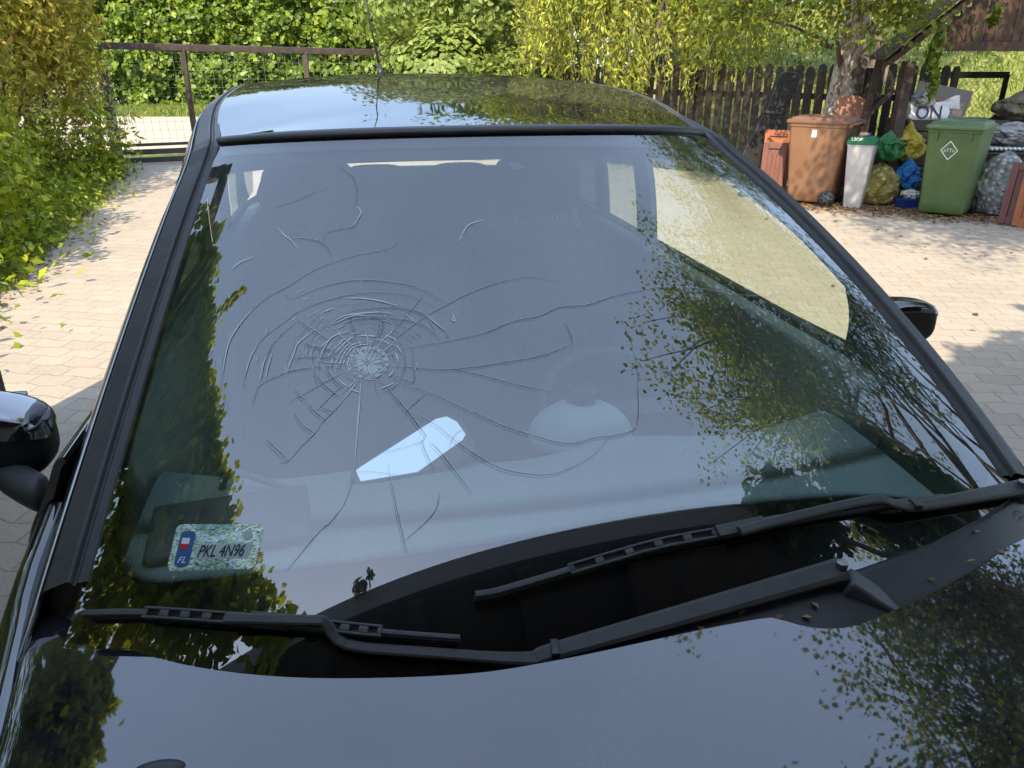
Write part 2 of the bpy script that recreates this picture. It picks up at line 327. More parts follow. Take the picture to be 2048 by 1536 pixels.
# cracks: traced lines plus the fine web round the impact
CRB=[[(-244,444),(-232,466),(-223,475),(-203,494),(-177,515),(-140,538),(-98,562),(-40,583),(2,589),(51,573)],[(-240,441),(-217,451),(-149,463),(-89,476),(-44,495),(1,503),(40,519),(85,520),(143,536),(204,545),(226,546),(263,543)],[(-239,419),(-210,415),(-148,409),(-64,417),(-7,425),(23,435),(46,442)],[(46,442),(45,466),(41,486)],[(-148,409),(-101,393),(-54,373),(-6,358)],[(-246,409),(-226,386),(-192,371),(-141,339),(-91,307),(-53,288),(-17,272),(8,267),(43,273),(70,273),(102,279),(116,300),(129,349),(138,389),(141,441),(136,487)],[(-260,397),(-243,371),(-224,340),(-210,314),(-204,290),(-257,273)],[(-224,340),(-188,316),(-163,289),(-136,263),(-104,239),(-70,227),(-28,223),(28,243),(66,274)],[(-224,340),(-192,369)],[(-242,377),(-230,388)],[(-291,394),(-310,363),(-326,342),(-342,324),(-355,304),(-374,283),(-392,260),(-404,256)],[(-309,410),(-340,390),(-392,354)],[(-313,421),(-352,418),(-391,409),(-430,385),(-436,371),(-442,348)],[(-313,432),(-352,438),(-383,434)],[(-324,466),(-347,485),(-377,512)],[(-312,445),(-338,455),(-368,461)],[(-330,508),(-288,529),(-243,535),(-203,529),(-177,516),(-153,485),(-147,462)],[(-337,492),(-309,512),(-268,517),(-222,510),(-189,500),(-170,481),(-160,463)],[(-324,488),(-289,510),(-245,511),(-203,487)],[(-477,336),(-487,373),(-488,404),(-482,455),(-466,496),(-446,529),(-425,554),(-390,582),(-354,614),(-318,637),(-271,655),(-223,667),(-203,687)],[(-394,567),(-383,555),(-348,575),(-306,591),(-264,595),(-215,587),(-175,569),(-140,538)],[(-452,372),(-455,395),(-447,432),(-428,472),(-397,504),(-373,528),(-335,549),(-293,563),(-251,567),(-200,559),(-160,530)],[(-430,385),(-424,426),(-411,464),(-391,491),(-373,509)],[(-417,778),(-382,793),(-354,812),(-319,835)],[(-390,696),(-360,695),(-331,683),(-316,651)],[(-331,683),(-323,710),(-300,718),(-278,725),(-267,749),(-261,763)],[(-297,894),(-274,867),(-266,834),(-271,778)],[(-366,361),(-354,340),(-338,326)],[(-351,342),(-328,369),(-315,384)],[(-346,348),(-326,339)],[(-382,382),(-373,365),(-366,361)],[(-354,420),(-345,396),(-328,375),(-316,365)],[(-336,422),(-327,400),(-306,375)],[(-205,450),(-205,417),(-210,389),(-246,409)],[(-217,451),(-217,422),(-226,398)],[(-392,260),(-407,276),(-423,293)],[(-355,304),(-370,316),(-382,334)],[(-255,518),(-244,527),(-245,495),(-258,465)],[(-230,486),(-188,543),(-175,561)],[(-288,523),(-293,505),(-284,479)],[(-304,236),(-318,199),(-339,171),(-352,160),(-379,127),(-395,107)],[(-257,257),(-252,201),(-245,141),(-242,128)],[(-191,209),(-202,180),(-245,143)],[(-196,286),(-181,265),(-147,202)],[(-207,291),(-204,271),(-195,243)],[(241,544),(296,534),(369,509),(430,499),(481,505)]]
CRW=[[(-408,723),(-399,708),(-390,696),(-381,685),(-372,668)],[(-289,394),(-299,378),(-310,363)],[(-488,404),(-482,455),(-466,496),(-446,529)],[(-455,395),(-447,432),(-438,454)],[(-432,389),(-427,421),(-424,434)],[(-424,393),(-420,418),(-414,443)],[(-391,411),(-381,444),(-374,465),(-347,492)],[(-346,422),(-338,449),(-324,475),(-297,488)],[(-304,556),(-273,555),(-242,547),(-219,537)],[(-177,516),(-163,498),(-153,485)],[(-271,778),(-263,760),(-278,725)],[(-486,612),(-472,632),(-446,649)],[(-285,388),(-292,331),(-301,259)],[(-135,517),(-133,504),(-137,503),(-134,515)],[(-106,675),(-84,718),(-55,731)],[(-323,503),(-302,519),(-258,525),(-231,523)],[(-330,496),(-289,519),(-268,517)],[(-232,460),(-226,453),(-219,438)],[(-285,391),(-294,318),(-304,236)]]

CK=(-.273,.426)
def lines_mesh(name,lines,width,mat,off,shift=(0,0)):
    mb=MB()
    for l,wd in lines:
        P=[glass(v+shift[0],t+shift[1])+gnorm(v,t)*off for v,t in l]
        n=len(P); vs=[];fs=[]
        for i,p in enumerate(P):
            d=P[min(i+1,n-1)]-P[max(i-1,0)]; d/=np.linalg.norm(d)+1e-9
            s=np.cross(d,gnorm(*l[i])); k=min(1,.25+2.2*min(i,n-1-i)/n); w2=width*wd*k*.5
            vs+=[tuple(p-s*w2),tuple(p+s*w2)]
        mb.add(vs,[(2*i,2*i+1,2*i+3,2*i+2) for i in range(n-1)])
    return mb.build(name,mat,ws)
g=random.Random(11)
main=[([tuple(q/1000 for q in p) for p in l]) for l in CRB]; whit=[([tuple(q/1000 for q in p) for p in l]) for l in CRW]
ML=[(spline(l,6),1.) for l in main]; WL=[(spline(l,6),1.2) for l in whit]
def pol(r,a): return (CK[0]+r*cos(a),CK[1]+r*sin(a)/.92)   # metres on the glass, t is about .92 m long
web=[];webw=[]
RAD=[]
a=0.
while a<2*pi: RAD.append(a); a+=g.uniform(.16,.34) if .3<a<3.5 else g.uniform(.3,.55)
def wob(a,r): return r*(1+.05*sin(2*a+.7)+.025*sin(5*a+r*90))
for a in RAD:                                             # short radials, bent a little at every ring
    up=.2<a<3.4; r0=.026; r1=g.choice([.045,.06,.085,.11]) if up else g.choice([.035,.045,.07]); b=a; l=[]
    r=r0
    while r<r1: l.append(pol(r,b)); r+=g.uniform(.008,.014); b+=g.uniform(-.05,.05)
    if len(l)>1: (web if g.random()<.65 else webw).append((l,.8))
for ir,r in enumerate([.0255,.0285,.034,.0385,.044,.050,.056,.063,.071,.080,.090,.101,.113]):   # rings broken at the radials
    for k,a in enumerate(RAD):
        b=RAD[(k+1)%len(RAD)]; b+=2*pi if b<a else 0; up=.25<a<3.3; p=1. if ir<2 else (.95-.035*ir if up else .30-.02*ir)
        if g.random()<p:
            dr=g.uniform(-.0012,.0012); l=[pol(wob(a+(b-a)*q/6,r+dr*(1-q/3)),a+(b-a)*(.03+.94*q/6)) for q in range(7)]
            wh=g.random()<(.75 if ir<6 and 1.0<a<3.3 else .35) or ir<2
            (webw if wh else web).append((l,g.uniform(.7,1.9) if wh and ir<7 else .8))
for k in range(120):                                       # crushed spot
    a=g.uniform(0,2*pi); r0=g.uniform(.003,.014); r1=min(.025,r0+g.uniform(.005,.013))
    (webw if g.random()<.85 else web).append(([pol(r0+(r1-r0)*q/3,a+.05*sin(q+k)) for q in range(4)],g.uniform(.7,1.7)))
for k in range(24):                                       # fine parallel chips, upper left of the impact
    a=g.uniform(1.9,3.4); r=g.uniform(.07,.17); L=g.uniform(.05,.14)
    webw.append(([pol(wob(a+L*q/5,r),a+L*q/5) for q in range(6)],.45))
def crackmat(name,c,alpha,rough):
    m,t,out=nm(name); b=N(t,'ShaderNodeBsdfPrincipled',{'Base Color':c4(c),'Roughness':rough,'Alpha':alpha}); t.links.new(b.outputs[0],out.inputs[0]); return m
CD=crackmat('crack_dark',(.012,.016,.022),.62,.5); CW=crackmat('crack_light',(.88,.94,.96),.85,.25); CG=crackmat('crack_soft',(.7,.78,.84),.5,.3)
lines_mesh('crack_lines',ML,.0007,CD,.0012); lines_mesh('crack_edges',ML,.0007,CG,.0014,(.0010,.0012))
lines_mesh('crack_second_lines',ML,.0005,CD,.0013,(-.0022,-.0036))
lines_mesh('impact_web',web,.0008,CD,.0015); lines_mesh('impact_chips',webw+WL,.0014,CW,.0017)
# crushed patch of powdered glass in the middle of the impact
def patch(a,b):
    r=.024*b*(1+.10*sin(a*2*pi*5)+.06*sin(a*2*pi*11)); v,t=pol(r,a*2*pi); return glass(v,t)+gnorm(v,t)*.0008
m,t_,out=nm('powdered_glass'); tc=N(t_,'ShaderNodeTexCoord').outputs['Object']
no=N(t_,'ShaderNodeTexVoronoi',{'Vector':tc,'Scale':260}).outputs['Distance']
al=N(t_,'ShaderNodeMapRange',{0:no,1:.1,2:.7,3:.22,4:.62}).outputs[0]
b=N(t_,'ShaderNodeBsdfPrincipled',{'Base Color':(.72,.84,.88,1),'Roughness':.4,'Alpha':al}); t_.links.new(b.outputs[0],out.inputs[0])
grid('impact_mark',patch,48,5,m,ws)
# registration sticker inside the glass
SQ=[(-.548,.0922),(-.4361,.1074),(-.4231,.1672),(-.5385,.1554)]
def stk(a,b):
    v=(1-b)*((1-a)*SQ[0][0]+a*SQ[1][0])+b*((1-a)*SQ[3][0]+a*SQ[2][0]); t=(1-b)*((1-a)*SQ[0][1]+a*SQ[1][1])+b*((1-a)*SQ[3][1]+a*SQ[2][1])
    return v,t
def stkpt(a,b,off): v,t=stk(a,b); return glass(v,t)+gnorm(v,t)*off
m,t_,out=nm('hologram_foil'); tc=N(t_,'ShaderNodeTexCoord').outputs['Object']
mp=N(t_,'ShaderNodeMapping',{0:tc,3:(260,700,700)}).outputs[0]
vo=N(t_,'ShaderNodeTexVoronoi',{'Vector':mp,'Scale':1.0}).outputs['Color']
hs=N(t_,'ShaderNodeSeparateXYZ',{0:vo}).outputs[0]
col=ramp(t_,hs,[(0,(.10,.30,.42)),(.25,(.75,.9,.9)),(.45,(.5,.6,.08)),(.6,(.1,.16,.2)),(.8,(.6,.85,.85)),(1,(.9,.95,.95))])
b=N(t_,'ShaderNodeBsdfPrincipled',{'Base Color':col,'Roughness':.3,'Metallic':.35}); t_.links.new(b.outputs[0],out.inputs[0])
FOIL=m
def rrect(cx,cy,wx,wy,r,n=5,asp=.55):
    P=[]
    for (sx,sy,a0) in ((1,1,0),(-1,1,pi/2),(-1,-1,pi),(1,-1,3*pi/2)):
        for k in range(n+1):
            a=a0+pi/2*k/n; P.append((cx+sx*(wx-r)+r*cos(a),cy+sy*(wy-r/asp)+r/asp*sin(a)))
    return P
def decal(name,poly,off,mat,parent):
    me=bpy.data.meshes.new(name); c=(sum(p[0] for p in poly)/len(poly),sum(p[1] for p in poly)/len(poly))
    vs=[tuple(stkpt(*c,off))]+[tuple(stkpt(*p,off)) for p in poly]; n=len(poly)
    me.from_pydata(vs,[],[(0,1+k,1+(k+1)%n) for k in range(n)]); return link(name,me,mat,parent)
WHP=PM('sticker_white',(.75,.80,.80),.4); BLU=PM('sticker_blue',(.01,.10,.28),.4); RED=PM('sticker_red',(.42,.02,.02),.4); GRN=PM('sticker_grey',(.40,.50,.48),.5); INK=PM('ink',(.01,.012,.015),.5)
fo=decal('registration_sticker',rrect(.5,.5,.5,.5,.07),.0004,FOIL,car)
decal('blue_band',rrect(.155,.47,.085,.38,.05),.0008,BLU,fo)
decal('flag_white',[(.10,.57),(.19,.57),(.19,.70),(.10,.70)],.0012,WHP,fo)
decal('flag_red',[(.095,.44),(.185,.44),(.188,.57),(.098,.57)],.0012,RED,fo)
decal('number_field',[(.29,.24),(.90,.24),(.915,.58),(.30,.58)],.0008,GRN,fo)
decal('round_field',[(.83+.055*cos(k/16*2*pi),.76+.10*sin(k/16*2*pi)) for k in range(16)],.0009,GRN,fo)
o3=stkpt(.58,.41,.0013); ex=Vector(stkpt(.9,.41,.0013)-stkpt(.3,.41,.0013)).normalized(); ez=Vector(gnorm(*stk(.58,.41))); ey=ez.cross(ex).normalized()
ey=(Vector(stkpt(.60,.8,0)-stkpt(.55,.1,0)).normalized()*.9).normalized(); 
Mt=Matrix(((ex.x,ey.x,ez.x,o3[0]),(ex.y,ey.y,ez.y,o3[1]),(ex.z,ey.z,ez.z,o3[2]),(0,0,0,1)))
text('number_lettering','PKL 4N96',.0235,INK,fo,Mt,.0002,0.08,sx=.62)
o4=stkpt(.155,.22,.0013); Mf=Mt.copy(); Mf.translation=Vector(o4); text('country_letters','FL',.012,WHP,fo,Mf,.0002,.1)
# side rails: rubber moulding and painted pillar, along the glass edge and on along the roof
ROOFE=[(1.765,.545,1.502),(2.0,.575,1.525),(2.25,.595,1.555),(2.6,.60,1.578),(3.0,.60,1.586),(3.4,.59,1.565),(3.75,.57,1.50),(3.9,.56,1.44)]
def railpath(s):
    P=[]
    for k in range(14):
        t=-.03+k/13*1.03; v,u,z=glass(s*hw(t,s),t); P.append((u,abs(v),z))
    P=P[:-1]+ROOFE
    return [tuple(p) for p in spline(P,3)]
RPS={-1:railpath(-1),1:railpath(1)}
def rail(name,sec,mat,s,u0=-9,u1=9,wfun=None,smooth=True):
    rings=[]
    for (u,v,z) in RPS[s]:
        if u<u0 or u>u1: continue
        k=wfun(u) if wfun else 1; dr=min(1,max(0,(u-1.6)/.4))
        rings.append([(s*(v+dv*k),u,z+dz*k-dr*(.005+max(0,dv)*.22)) for dv,dz in sec])
    mb=MB(); mb.loft(rings,close=False,caps=False); o=mb.build(name,mat,car,smooth)
    return o
TR=[(-.012,-.012),(-.011,.001),(-.008,.005),(.003,.005),(.006,.001),(.009,.001),(.012,.007),(.016,.0075),(.043,-.002),(.047,-.006),(.050,-.018)]
PT=[(.0515,-.022),(.0522,-.0135),(.0545,-.0115),(.0575,-.0145),(.066,-.029),(.080,-.052),(.092,-.080),(.100,-.115)]
pw=lambda u:interp(u,[.7,1.2,1.8,2.2,2.8,3.6],[1,.96,.98,1.08,1.1,1.0])
for s in (-1,1):
    rail('pillar_moulding',TR,RUB,s,u0=.90,smooth=False); rail('pillar',PT,PAINT,s,wfun=lambda u:1)
zc=lambda u:interp(u,[1.5,1.56,2.0,2.5,3.0,3.4,3.75,3.92],[1.528,1.537,1.583,1.612,1.62,1.608,1.55,1.46])
ES=spline(ROOFE,4); EU=[e[0] for e in ES]; EV=[e[1] for e in ES]; EZ=[e[2] for e in ES]
def smf(u,a,b):
    return sum(interp(u+d,a,b) for d in (-.12,-.06,0,.06,.12))/5
zcs=lambda u:smf(u,[1.4,1.56,2.0,2.5,3.0,3.4,3.75,3.92,4.1],[1.512,1.537,1.583,1.612,1.62,1.608,1.55,1.46,1.36])
def roof(a,b):
    s=a*2-1; a2=.5*s*s+.5*s**4; u0=1.553+.205*a2+.012; u=u0+(3.9-u0)*b; ve=interp(u,EU,EV)-.004; ze=interp(u,EU,EZ)
    c=zcs(u); return (s*ve,u,c-(c-ze)*abs(s)**2.3)
grid('roof',roof,64,60,PAINT,car)
mb=MB(); rings=[]
for k in range(41):
    s=k/20-1; p=glass(s*.537,1.0); n=gnorm(s*.537,.99); f=np.array([0,.96,.25])
    rings.append([tuple(p+f*q[0]+n*q[1]) for q in ((-.012,.002),(-.009,.006),(.0,.0085),(.012,.0085),(.017,.004),(.017,-.006),(-.012,-.004))])
mb.loft(rings,True); mb.build('windshield_moulding',RUB,car,True)
pm=atp=None
mb=MB(); mb.tube([(-.13,3.2,1.605),(-.132,3.21,1.628),(-.135,3.225,1.65)],[.017,.011,.006],12); mb.tube([(-.135,3.225,1.65),(-.165,3.28,1.85),(-.205,3.36,2.12)],[.0045,.003,.002],8); mb.build('antenna',PLA,car,True)
# hood
HEu=[(-.745,.974),(-.731,.958),(-.701,.924),(-.671,.896),(-.6,.831),(-.495,.766),(-.367,.719),(-.209,.691),(-.091,.689),(.105,.704),(.195,.708),(.213,.702),(.232,.688),(.26,.676),(.3,.674),(.359,.688),(.482,.728),(.617,.786),(.722,.85),(.752,.878),(.80,.93)]
HS=spline(HEu,5)
def hedge_u(v): return interp(v,[p[0] for p in HS],[p[1] for p in HS])
hoodv=lambda u:interp(u,[-.35,0,.35,.73,.88,.99],[.56,.63,.665,.701,.729,.750])
def hood(a,b):
    s=a*2-1; v1=s*(.745 if s<0 else .797); u1=hedge_u(v1); uf=-.30+.16*s*s; u=u1+(uf-u1)*b
    v=s*(hoodv(.99+(-.14-.99)*b)+(-.005 if s<0 else .047))
    q=max(0,.98-u)/1.28; z=1.0105-.03*max(0,(abs(v)/.75-.35)/.65)**2-.045*q-.075*q**3
    z-=.006*max(0,(abs(s)-.975)/.025)**2
    return (v,u,z)
ho=grid('hood',lambda a,b:hood(a,b**1.6),110,60,PAINT,car,thick=.016,flip=True)
for s,px in ((-1,-.515),):
    mb=MB()
    rings=[]
    for k in range(7):
        q=k/6; r=cos(q*pi/2); rings.append([(px+.028*(r+.02)*cos(a),.630+.013*(r+.02)*sin(a),.988+.008*sin(q*pi/2)) for a in [i/16*2*pi for i in range(16)]])
    mb.loft(rings); mb.build('hood_oval',PLA,car,True)  # low dark oval dome on the left of the hood
# cowl: black plastic between hood and glass
CU=[(0,.742,.986),(.083,.744,.991),(.352,.775,1.003),(.50,.806,1.007),(.628,.847,1.012),(.759,.904,1.013),(.82,.95,1.010)]
def cowl(a,b):
    s=a*2-1; v=s*(.745 if s<0 else .80); u0=hedge_u(v)-.05; x=[c[0] for c in CU]; u1=max(interp(abs(v),x,[c[1] for c in CU]),u0+.02); z1=interp(abs(v),x,[c[2] for c in CU])+.005
    k=min(1,max(0,(v+.22)/.25)); k=k*k*(3-2*k); u1=u1*k+(u0+.065)*(1-k); z1=z1*k+.950*(1-k)
    q=min(1,b*1.04); z=.945+(z1-.945)*(q**.8)-(.012*(b-.96)/.04 if b>.96 else 0)
    return (v,u0+(u1-u0)*b,z)
grid('cowl_panel',cowl,60,14,PLA,car)
mb=MB(); mb.bar((.335,.752,1.004),(.400,.715,.962),.040,.03); mb.build('pivot_ramp',PLG,car,bevel=.006)
for p,q in (((.325,.754,.95),(.325,.754,1.018)),((.725,.885,.98),(.725,.885,1.026))): MB().tube([p,q],.016,14).build('wiper_pivot',PLA,car,bevel=.004)
# wipers
def wiper(arm,thick,blade,hold):
    ab=MB(); P=spline(arm,4)
    n=len(P); rings=[]
    for i,p in enumerate(P):
        d=P[min(i+1,n-1)]-P[max(i-1,0)]; d/=np.linalg.norm(d); s=np.cross(d,(0,-.45,.9)); s/=np.linalg.norm(s); up=np.cross(s,d); w=thick(i/(n-1)); h=w*.42
        rings.append([tuple(p+s*w*x+up*h*y) for x,y in ((-.5,-.5),(-.5,.25),(-.32,.5),(.32,.5),(.5,.25),(.5,-.5))])
    ab.loft(rings); ao=ab.build('wiper_arm',RUB,car,False); e=P[-1]; MB().tube([e+np.array([-.004,-.002,.004]),e+np.array([-.004,-.002,.013])],.0085,6).build('arm_nut',METAL,ao,bevel=.001)
    hq=P[-9]; MB().box(tuple(hq+np.array([0,0,.003])),(.010,thick(.8)*1.12,.010),rz=-.15).build('arm_hinge',PLA,ao,bevel=.001)
    bb=MB(); Q=spline(blade,6); n=len(Q); L=[0]
    for i in range(n-1): L.append(L[-1]+np.linalg.norm(Q[i+1]-Q[i]))
    T=L[-1]
    def at(x):
        x=max(0,min(T,x)); i=min(n-2,max(0,int(np.searchsorted(L,x))-1)); q=(x-L[i])/(L[i+1]-L[i]); p=Q[i]+(Q[i+1]-Q[i])*q; d=(Q[i+1]-Q[i])/np.linalg.norm(Q[i+1]-Q[i]); return p,d
    def strip(x0,x1,yo,h,th,dz=0):
        rr=[]
        for k in range(7):
            p,d=at(x0+(x1-x0)*k/6); s=np.cross(d,(0,-.5,.86)); s/=np.linalg.norm(s); up=np.cross(s,d); q=p+s*yo+up*dz
            rr.append([tuple(q+s*h*a+up*th*b) for a,b in ((-.5,-.5),(-.5,.5),(.5,.5),(.5,-.5))])
        bb.loft(rr)
    for x0,x1 in ((.17,.46),(.56,.80)):           # frames with oval slots
        a,b=x0*T,x1*T; strip(a,b,.0058,.0035,.006); strip(a,b,-.0058,.0035,.006)
        ns=5
        for k in range(ns+1):
            c=a+(b-a)*k/ns; strip(max(a,c-.006),min(b,c+.006),0,.0085,.006)
    strip(.46*T,.56*T,0,.017,.012,.002); strip(0,.18*T,0,.008,.006); strip(.80*T,T,0,.006,.005)
    bo=bb.build('wiper_blade',PLG,car,bevel=.0008,seg=1)
    rb=MB(); rr=[]
    for k in range(30):
        p,d=at(T*k/29); s=np.cross(d,(0,-.5,.86)); s/=np.linalg.norm(s); up=np.cross(s,d); q=p-up*.010
        rr.append([tuple(q+s*.0035*a+up*.007*b) for a,b in ((-.5,-1),(-1,.6),(1,.6),(.5,-1))])
    rb.loft(rr); rb.build('rubber_strip',RUB,bo)
wiper([(0.201, 0.803, 1.068), (0.265, 0.813, 1.071), (0.42, 0.837, 1.07), (0.46, 0.833, 1.061), (0.493, 0.831, 1.054), (0.617, 0.854, 1.043), (0.731, 0.881, 1.030)],lambda q:.014+.012*max(0,(q-.6)/.4),
      [(-0.165, 0.779, 1.039), (-0.133, 0.78, 1.04), (0.024, 0.799, 1.056), (0.096, 0.808, 1.061), (0.186, 0.815, 1.062), (0.272, 0.824, 1.063), (0.425, 0.84, 1.059), (0.567, 0.859, 1.046)],.5)
wiper([(-0.466, 0.8, 1.035), (-0.366, 0.777, 1.034), (-0.348, 0.773, 1.031), (-0.324, 0.755, 1.009), (-0.228, 0.734, 0.998), (-0.116, 0.713, 0.987), (-0.078, 0.715, 0.990), (0.118, 0.733, 1.006), (0.332, 0.755, 1.022)],lambda q:.013+.019*max(0,(q-.55)/.45),
      [(-0.644, 0.864, 1.021), (-0.565, 0.84, 1.028), (-0.468, 0.809, 1.029), (-0.367, 0.781, 1.025), (-0.273, 0.757, 1.017), (-0.19, 0.74, 1.009)],.5)
# body sides
WC=(.13,2.72)
def zbot(u):
    z=.24
    for c in WC:
        if abs(u-c)<.36: z=max(z,.30+math.sqrt(.36**2-(u-c)**2))
    return z
def bodysec(u,b,front):
    """b 0..1 from the top edge down to the sill"""
    if front:
        hv=hoodv(u)+.004; zt=.968-.045*max(0,(.95-u)/1.25)-.075*max(0,(.95-u)/1.25)**3
        zt+= .05*max(0,(u-.95)/.2)
        top=[(hv,zt-.006),(hv+.004,zt+.001),(hv+.020,zt-.012),(.792-.10*max(0,(.2-u)/.5)**2,zt-.060),(.835-.13*max(0,(.2-u)/.5)**2,zt-.20),(.845-.14*max(0,(.2-u)/.5)**2,.60)]
    else:
        top=[(.735,1.088),(.742,1.082),(.765,1.03),(.80,.965),(.832,.83),(.842,.62)]
        k=max(0,(u-3.3)/.65)**2*.09
        top=[(v-k,z) for v,z in top]
    zb=zbot(u); bot=[(top[-1][0],max(zb,.5)),(top[-1][0]-.02,max(zb,.34)),(top[-1][0]-.05,zb)]
    pts=spline(top+[p for p in bot],4); x=b*(len(pts)-1); i=min(int(x),len(pts)-2); q=x-i; p=pts[i]*(1-q)+pts[i+1]*q
    return float(p[0]),float(min(p[1],top[0][1]+.01) if p[1]>zb else zb)
for s in (-1,1):
    for nme,u0,u1,fr in (('fender',-.26,1.145,True),('front_door',1.15,2.54,False),('rear_door',2.545,3.10,False),('rear_quarter',2.955,3.95,False)):
        def f(a,b,u0=u0,u1=u1,fr=fr):
            u=u0+(u1-u0)*a; v,z=bodysec(u,b,fr); return (s*v+((.05 if fr else .02+.03*max(0,1-(u-1.15)/.5)) if s>0 else 0),u,z-(.015 if s>0 and not fr else .015*min(1,max(0,(u-.95)/.2)) if s>0 else 0))
        p=grid(nme,f,24,34,PAINT,car,thick=.012,flip=(s<0))
        if 'door' in nme:
            mb=MB(); um=u1-.14; mb.loft([[(s*(.838+dv),um-.085+.17*q,.86+dz) for dv,dz in ((0,-.012),(.028,-.008),(.03,.008),(0,.012))] for q in (0,.2,.8,1)]); mb.build('door_handle',PAINT,p,True)
    # side glass
    RP=RPS[s]; TOP=[(u,v+(.10 if s<0 else .09),z-.105-.02*min(1,max(0,(u-1.6)/.4))) for u,v,z in RP if 1.0<u<3.7]
    tu=[p[0] for p in TOP]; 
    def sg(a,b,u0,u1):
        u=u0+(u1-u0)*a; tv=interp(u,tu,[p[1] for p in TOP]); tz=max(interp(u,tu,[p[2] for p in TOP]),1.09)
        v0_,z0_=(.735,1.088) if s<0 else (.755,1.073); return (s*(v0_+(tv-v0_)*b+.012*sin(pi*b)),u,z0_+(tz-z0_)*b)
    grid('side_window',lambda a,b:sg(a,b,1.40,2.53),20,8,SGL if s>0 else DGL,car)
    if s>0: grid('mirror_sail',lambda a,b:tuple(np.array(sg(a,b,1.10,1.405))+np.array((s*.003,0,0))),8,6,PLA,car,thick=.01)
    grid('side_window',lambda a,b:sg(a,b,2.66,3.05),16,8,MGL if s>0 else DGL,car); grid('side_window',lambda a,b:sg(a,b,3.15,3.5),10,8,DGL if s>0 else MGL,car)
    for (ua,ub_) in ((2.52,2.67),(3.04,3.16)): grid('window_post',lambda a,b:tuple(np.array(sg(a,b,ua,ub_))+np.array((s*.003,0,0))),3,8,DOORL,car,thick=.02)
    grid('rear_pillar',lambda a,b:sg(a,b,3.49,3.93),8,8,PAINT,car,thick=.02)
    grid('waist_seal',lambda a,b:(s*(.728+.016*b+.02*(s>0)),1.25+2.2*a,1.092-.015*(s>0)+.006*sin(b*pi)),12,4,RUB,car)
    # inner pillar lining and door lining
    rings=[]
    for (u,v,z) in RP:
        if u>1.85: continue
        rings.append([(s*(v-.006),u,z-.012),(s*(v+.015),u+.025,z-.035),(s*(v+.040),u+.035,z-.055),(s*(v+.065),u+.03,z-.065)])
    MB().loft(rings,close=False).build('pillar_lining',LINER,car,True)
    mb=MB(); ex_=.02*(s>0); mb.M=Matrix.Translation((ex_,0,-.015*(s>0))); mb.loft([[(s*.715,u,1.09),(s*.67,u,1.085),(s*.655,u,1.0),(s*.66,u,.7),(s*.66,u,.35),(s*.72,u,.35)] for u in (1.22,1.4,1.8,2.3,3.0,3.6)]); mb.build('door_lining',DOORL,car,bevel=.01)
    # door mirror
    MX,MU,MZ=(.965,1.36,0) if s<0 else (.935,1.50,.05); mk=1 if s<0 else .62
    def hring(q,a,g0):
        sg=lambda x,e: math.copysign(abs(x)**e,x)
        rr=abs(cos(q))**.42; sx=sg(sin(q),.75); tp=1-.22*max(0,-sx)-.10*max(0,sx)
        return (s*(MX+(.128+g0)*sx*mk),MU+(.070+g0)*rr*mk*sg(cos(a),.6)-.022*sx,1.045+MZ+(.088+g0)*rr*mk*tp*sg(sin(a),.62)+.012*sx*mk)
    mh=MB(); mh.loft([[hring(-pi/2+pi*k/16,i/28*2*pi,0) for i in range(28)] for k in range(17)]); hs_=mh.build('door_mirror',PLA,car,True)
    mc=MB(); mc.loft([[hring(-pi/2+pi*k/16,(.06+i/14*.80)*pi if s>0 else (.14+i/14*.80)*pi,.003) for i in range(15)] for k in range(17)],close=False); mc.build('mirror_cap',PAINT,hs_,True)
    mb=MB(); mb.loft([[ (s*x,y+dy*w,z+dz*h) for dy,dz in ((-1,-1),(1,-1),(1,.6),(0,1),(-1,.6))] for x,y,z,w,h in ((.825,MU-.085,.975+MZ,.04,.035),(.84,MU-.08,.978+MZ,.04,.035),(MX-.09,MU-.05,.985+MZ,.045,.035*mk),(MX-.03,MU-.01,1.0+MZ,.04,.03*mk))]); mb.build('mirror_foot',PLG,hs_,True,sub=1)
    mb=MB(); mb.box((s*MX,MU+.070*mk+.002,1.045+MZ),(.17*mk,.004,.12*mk)); mb.build('mirror_glass',CHR,hs_,bevel=.003)
    # headlight and wheels
    grid('headlight',lambda a,b:(s*(.44+.20*a),-.24+.20*a*a-.05*b*(1-b)-.05*b,.80-.13*b+.01*a),10,8,glassmat('lamp_lens',(.9,.9,.9),1.8,.1),car,thick=.006)
    for c in WC:
        mb=MB(); prof=[(.30,-.09),(.315,-.07),(.318,0),(.315,.07),(.30,.09),(.20,.085)]
        mb.loft([[(s*.74+x,c+r*cos(a),.315+r*sin(a)) for a in [i/32*2*pi for i in range(32)]] for r,x in prof]); wo=mb.build('wheel',PLA,car,True)
        mb=MB()
        for k in range(5):
            a=k/5*2*pi; mb.bar((s*.80,c+.05*cos(a),.315+.05*sin(a)),(s*.80,c+.19*cos(a),.315+.19*sin(a)),.05,.02,(s,0,0))
        mb.tube([(s*.77,c,.315),(s*.82,c,.315)],.06,16); mb.build('rim',METAL,wo,True)
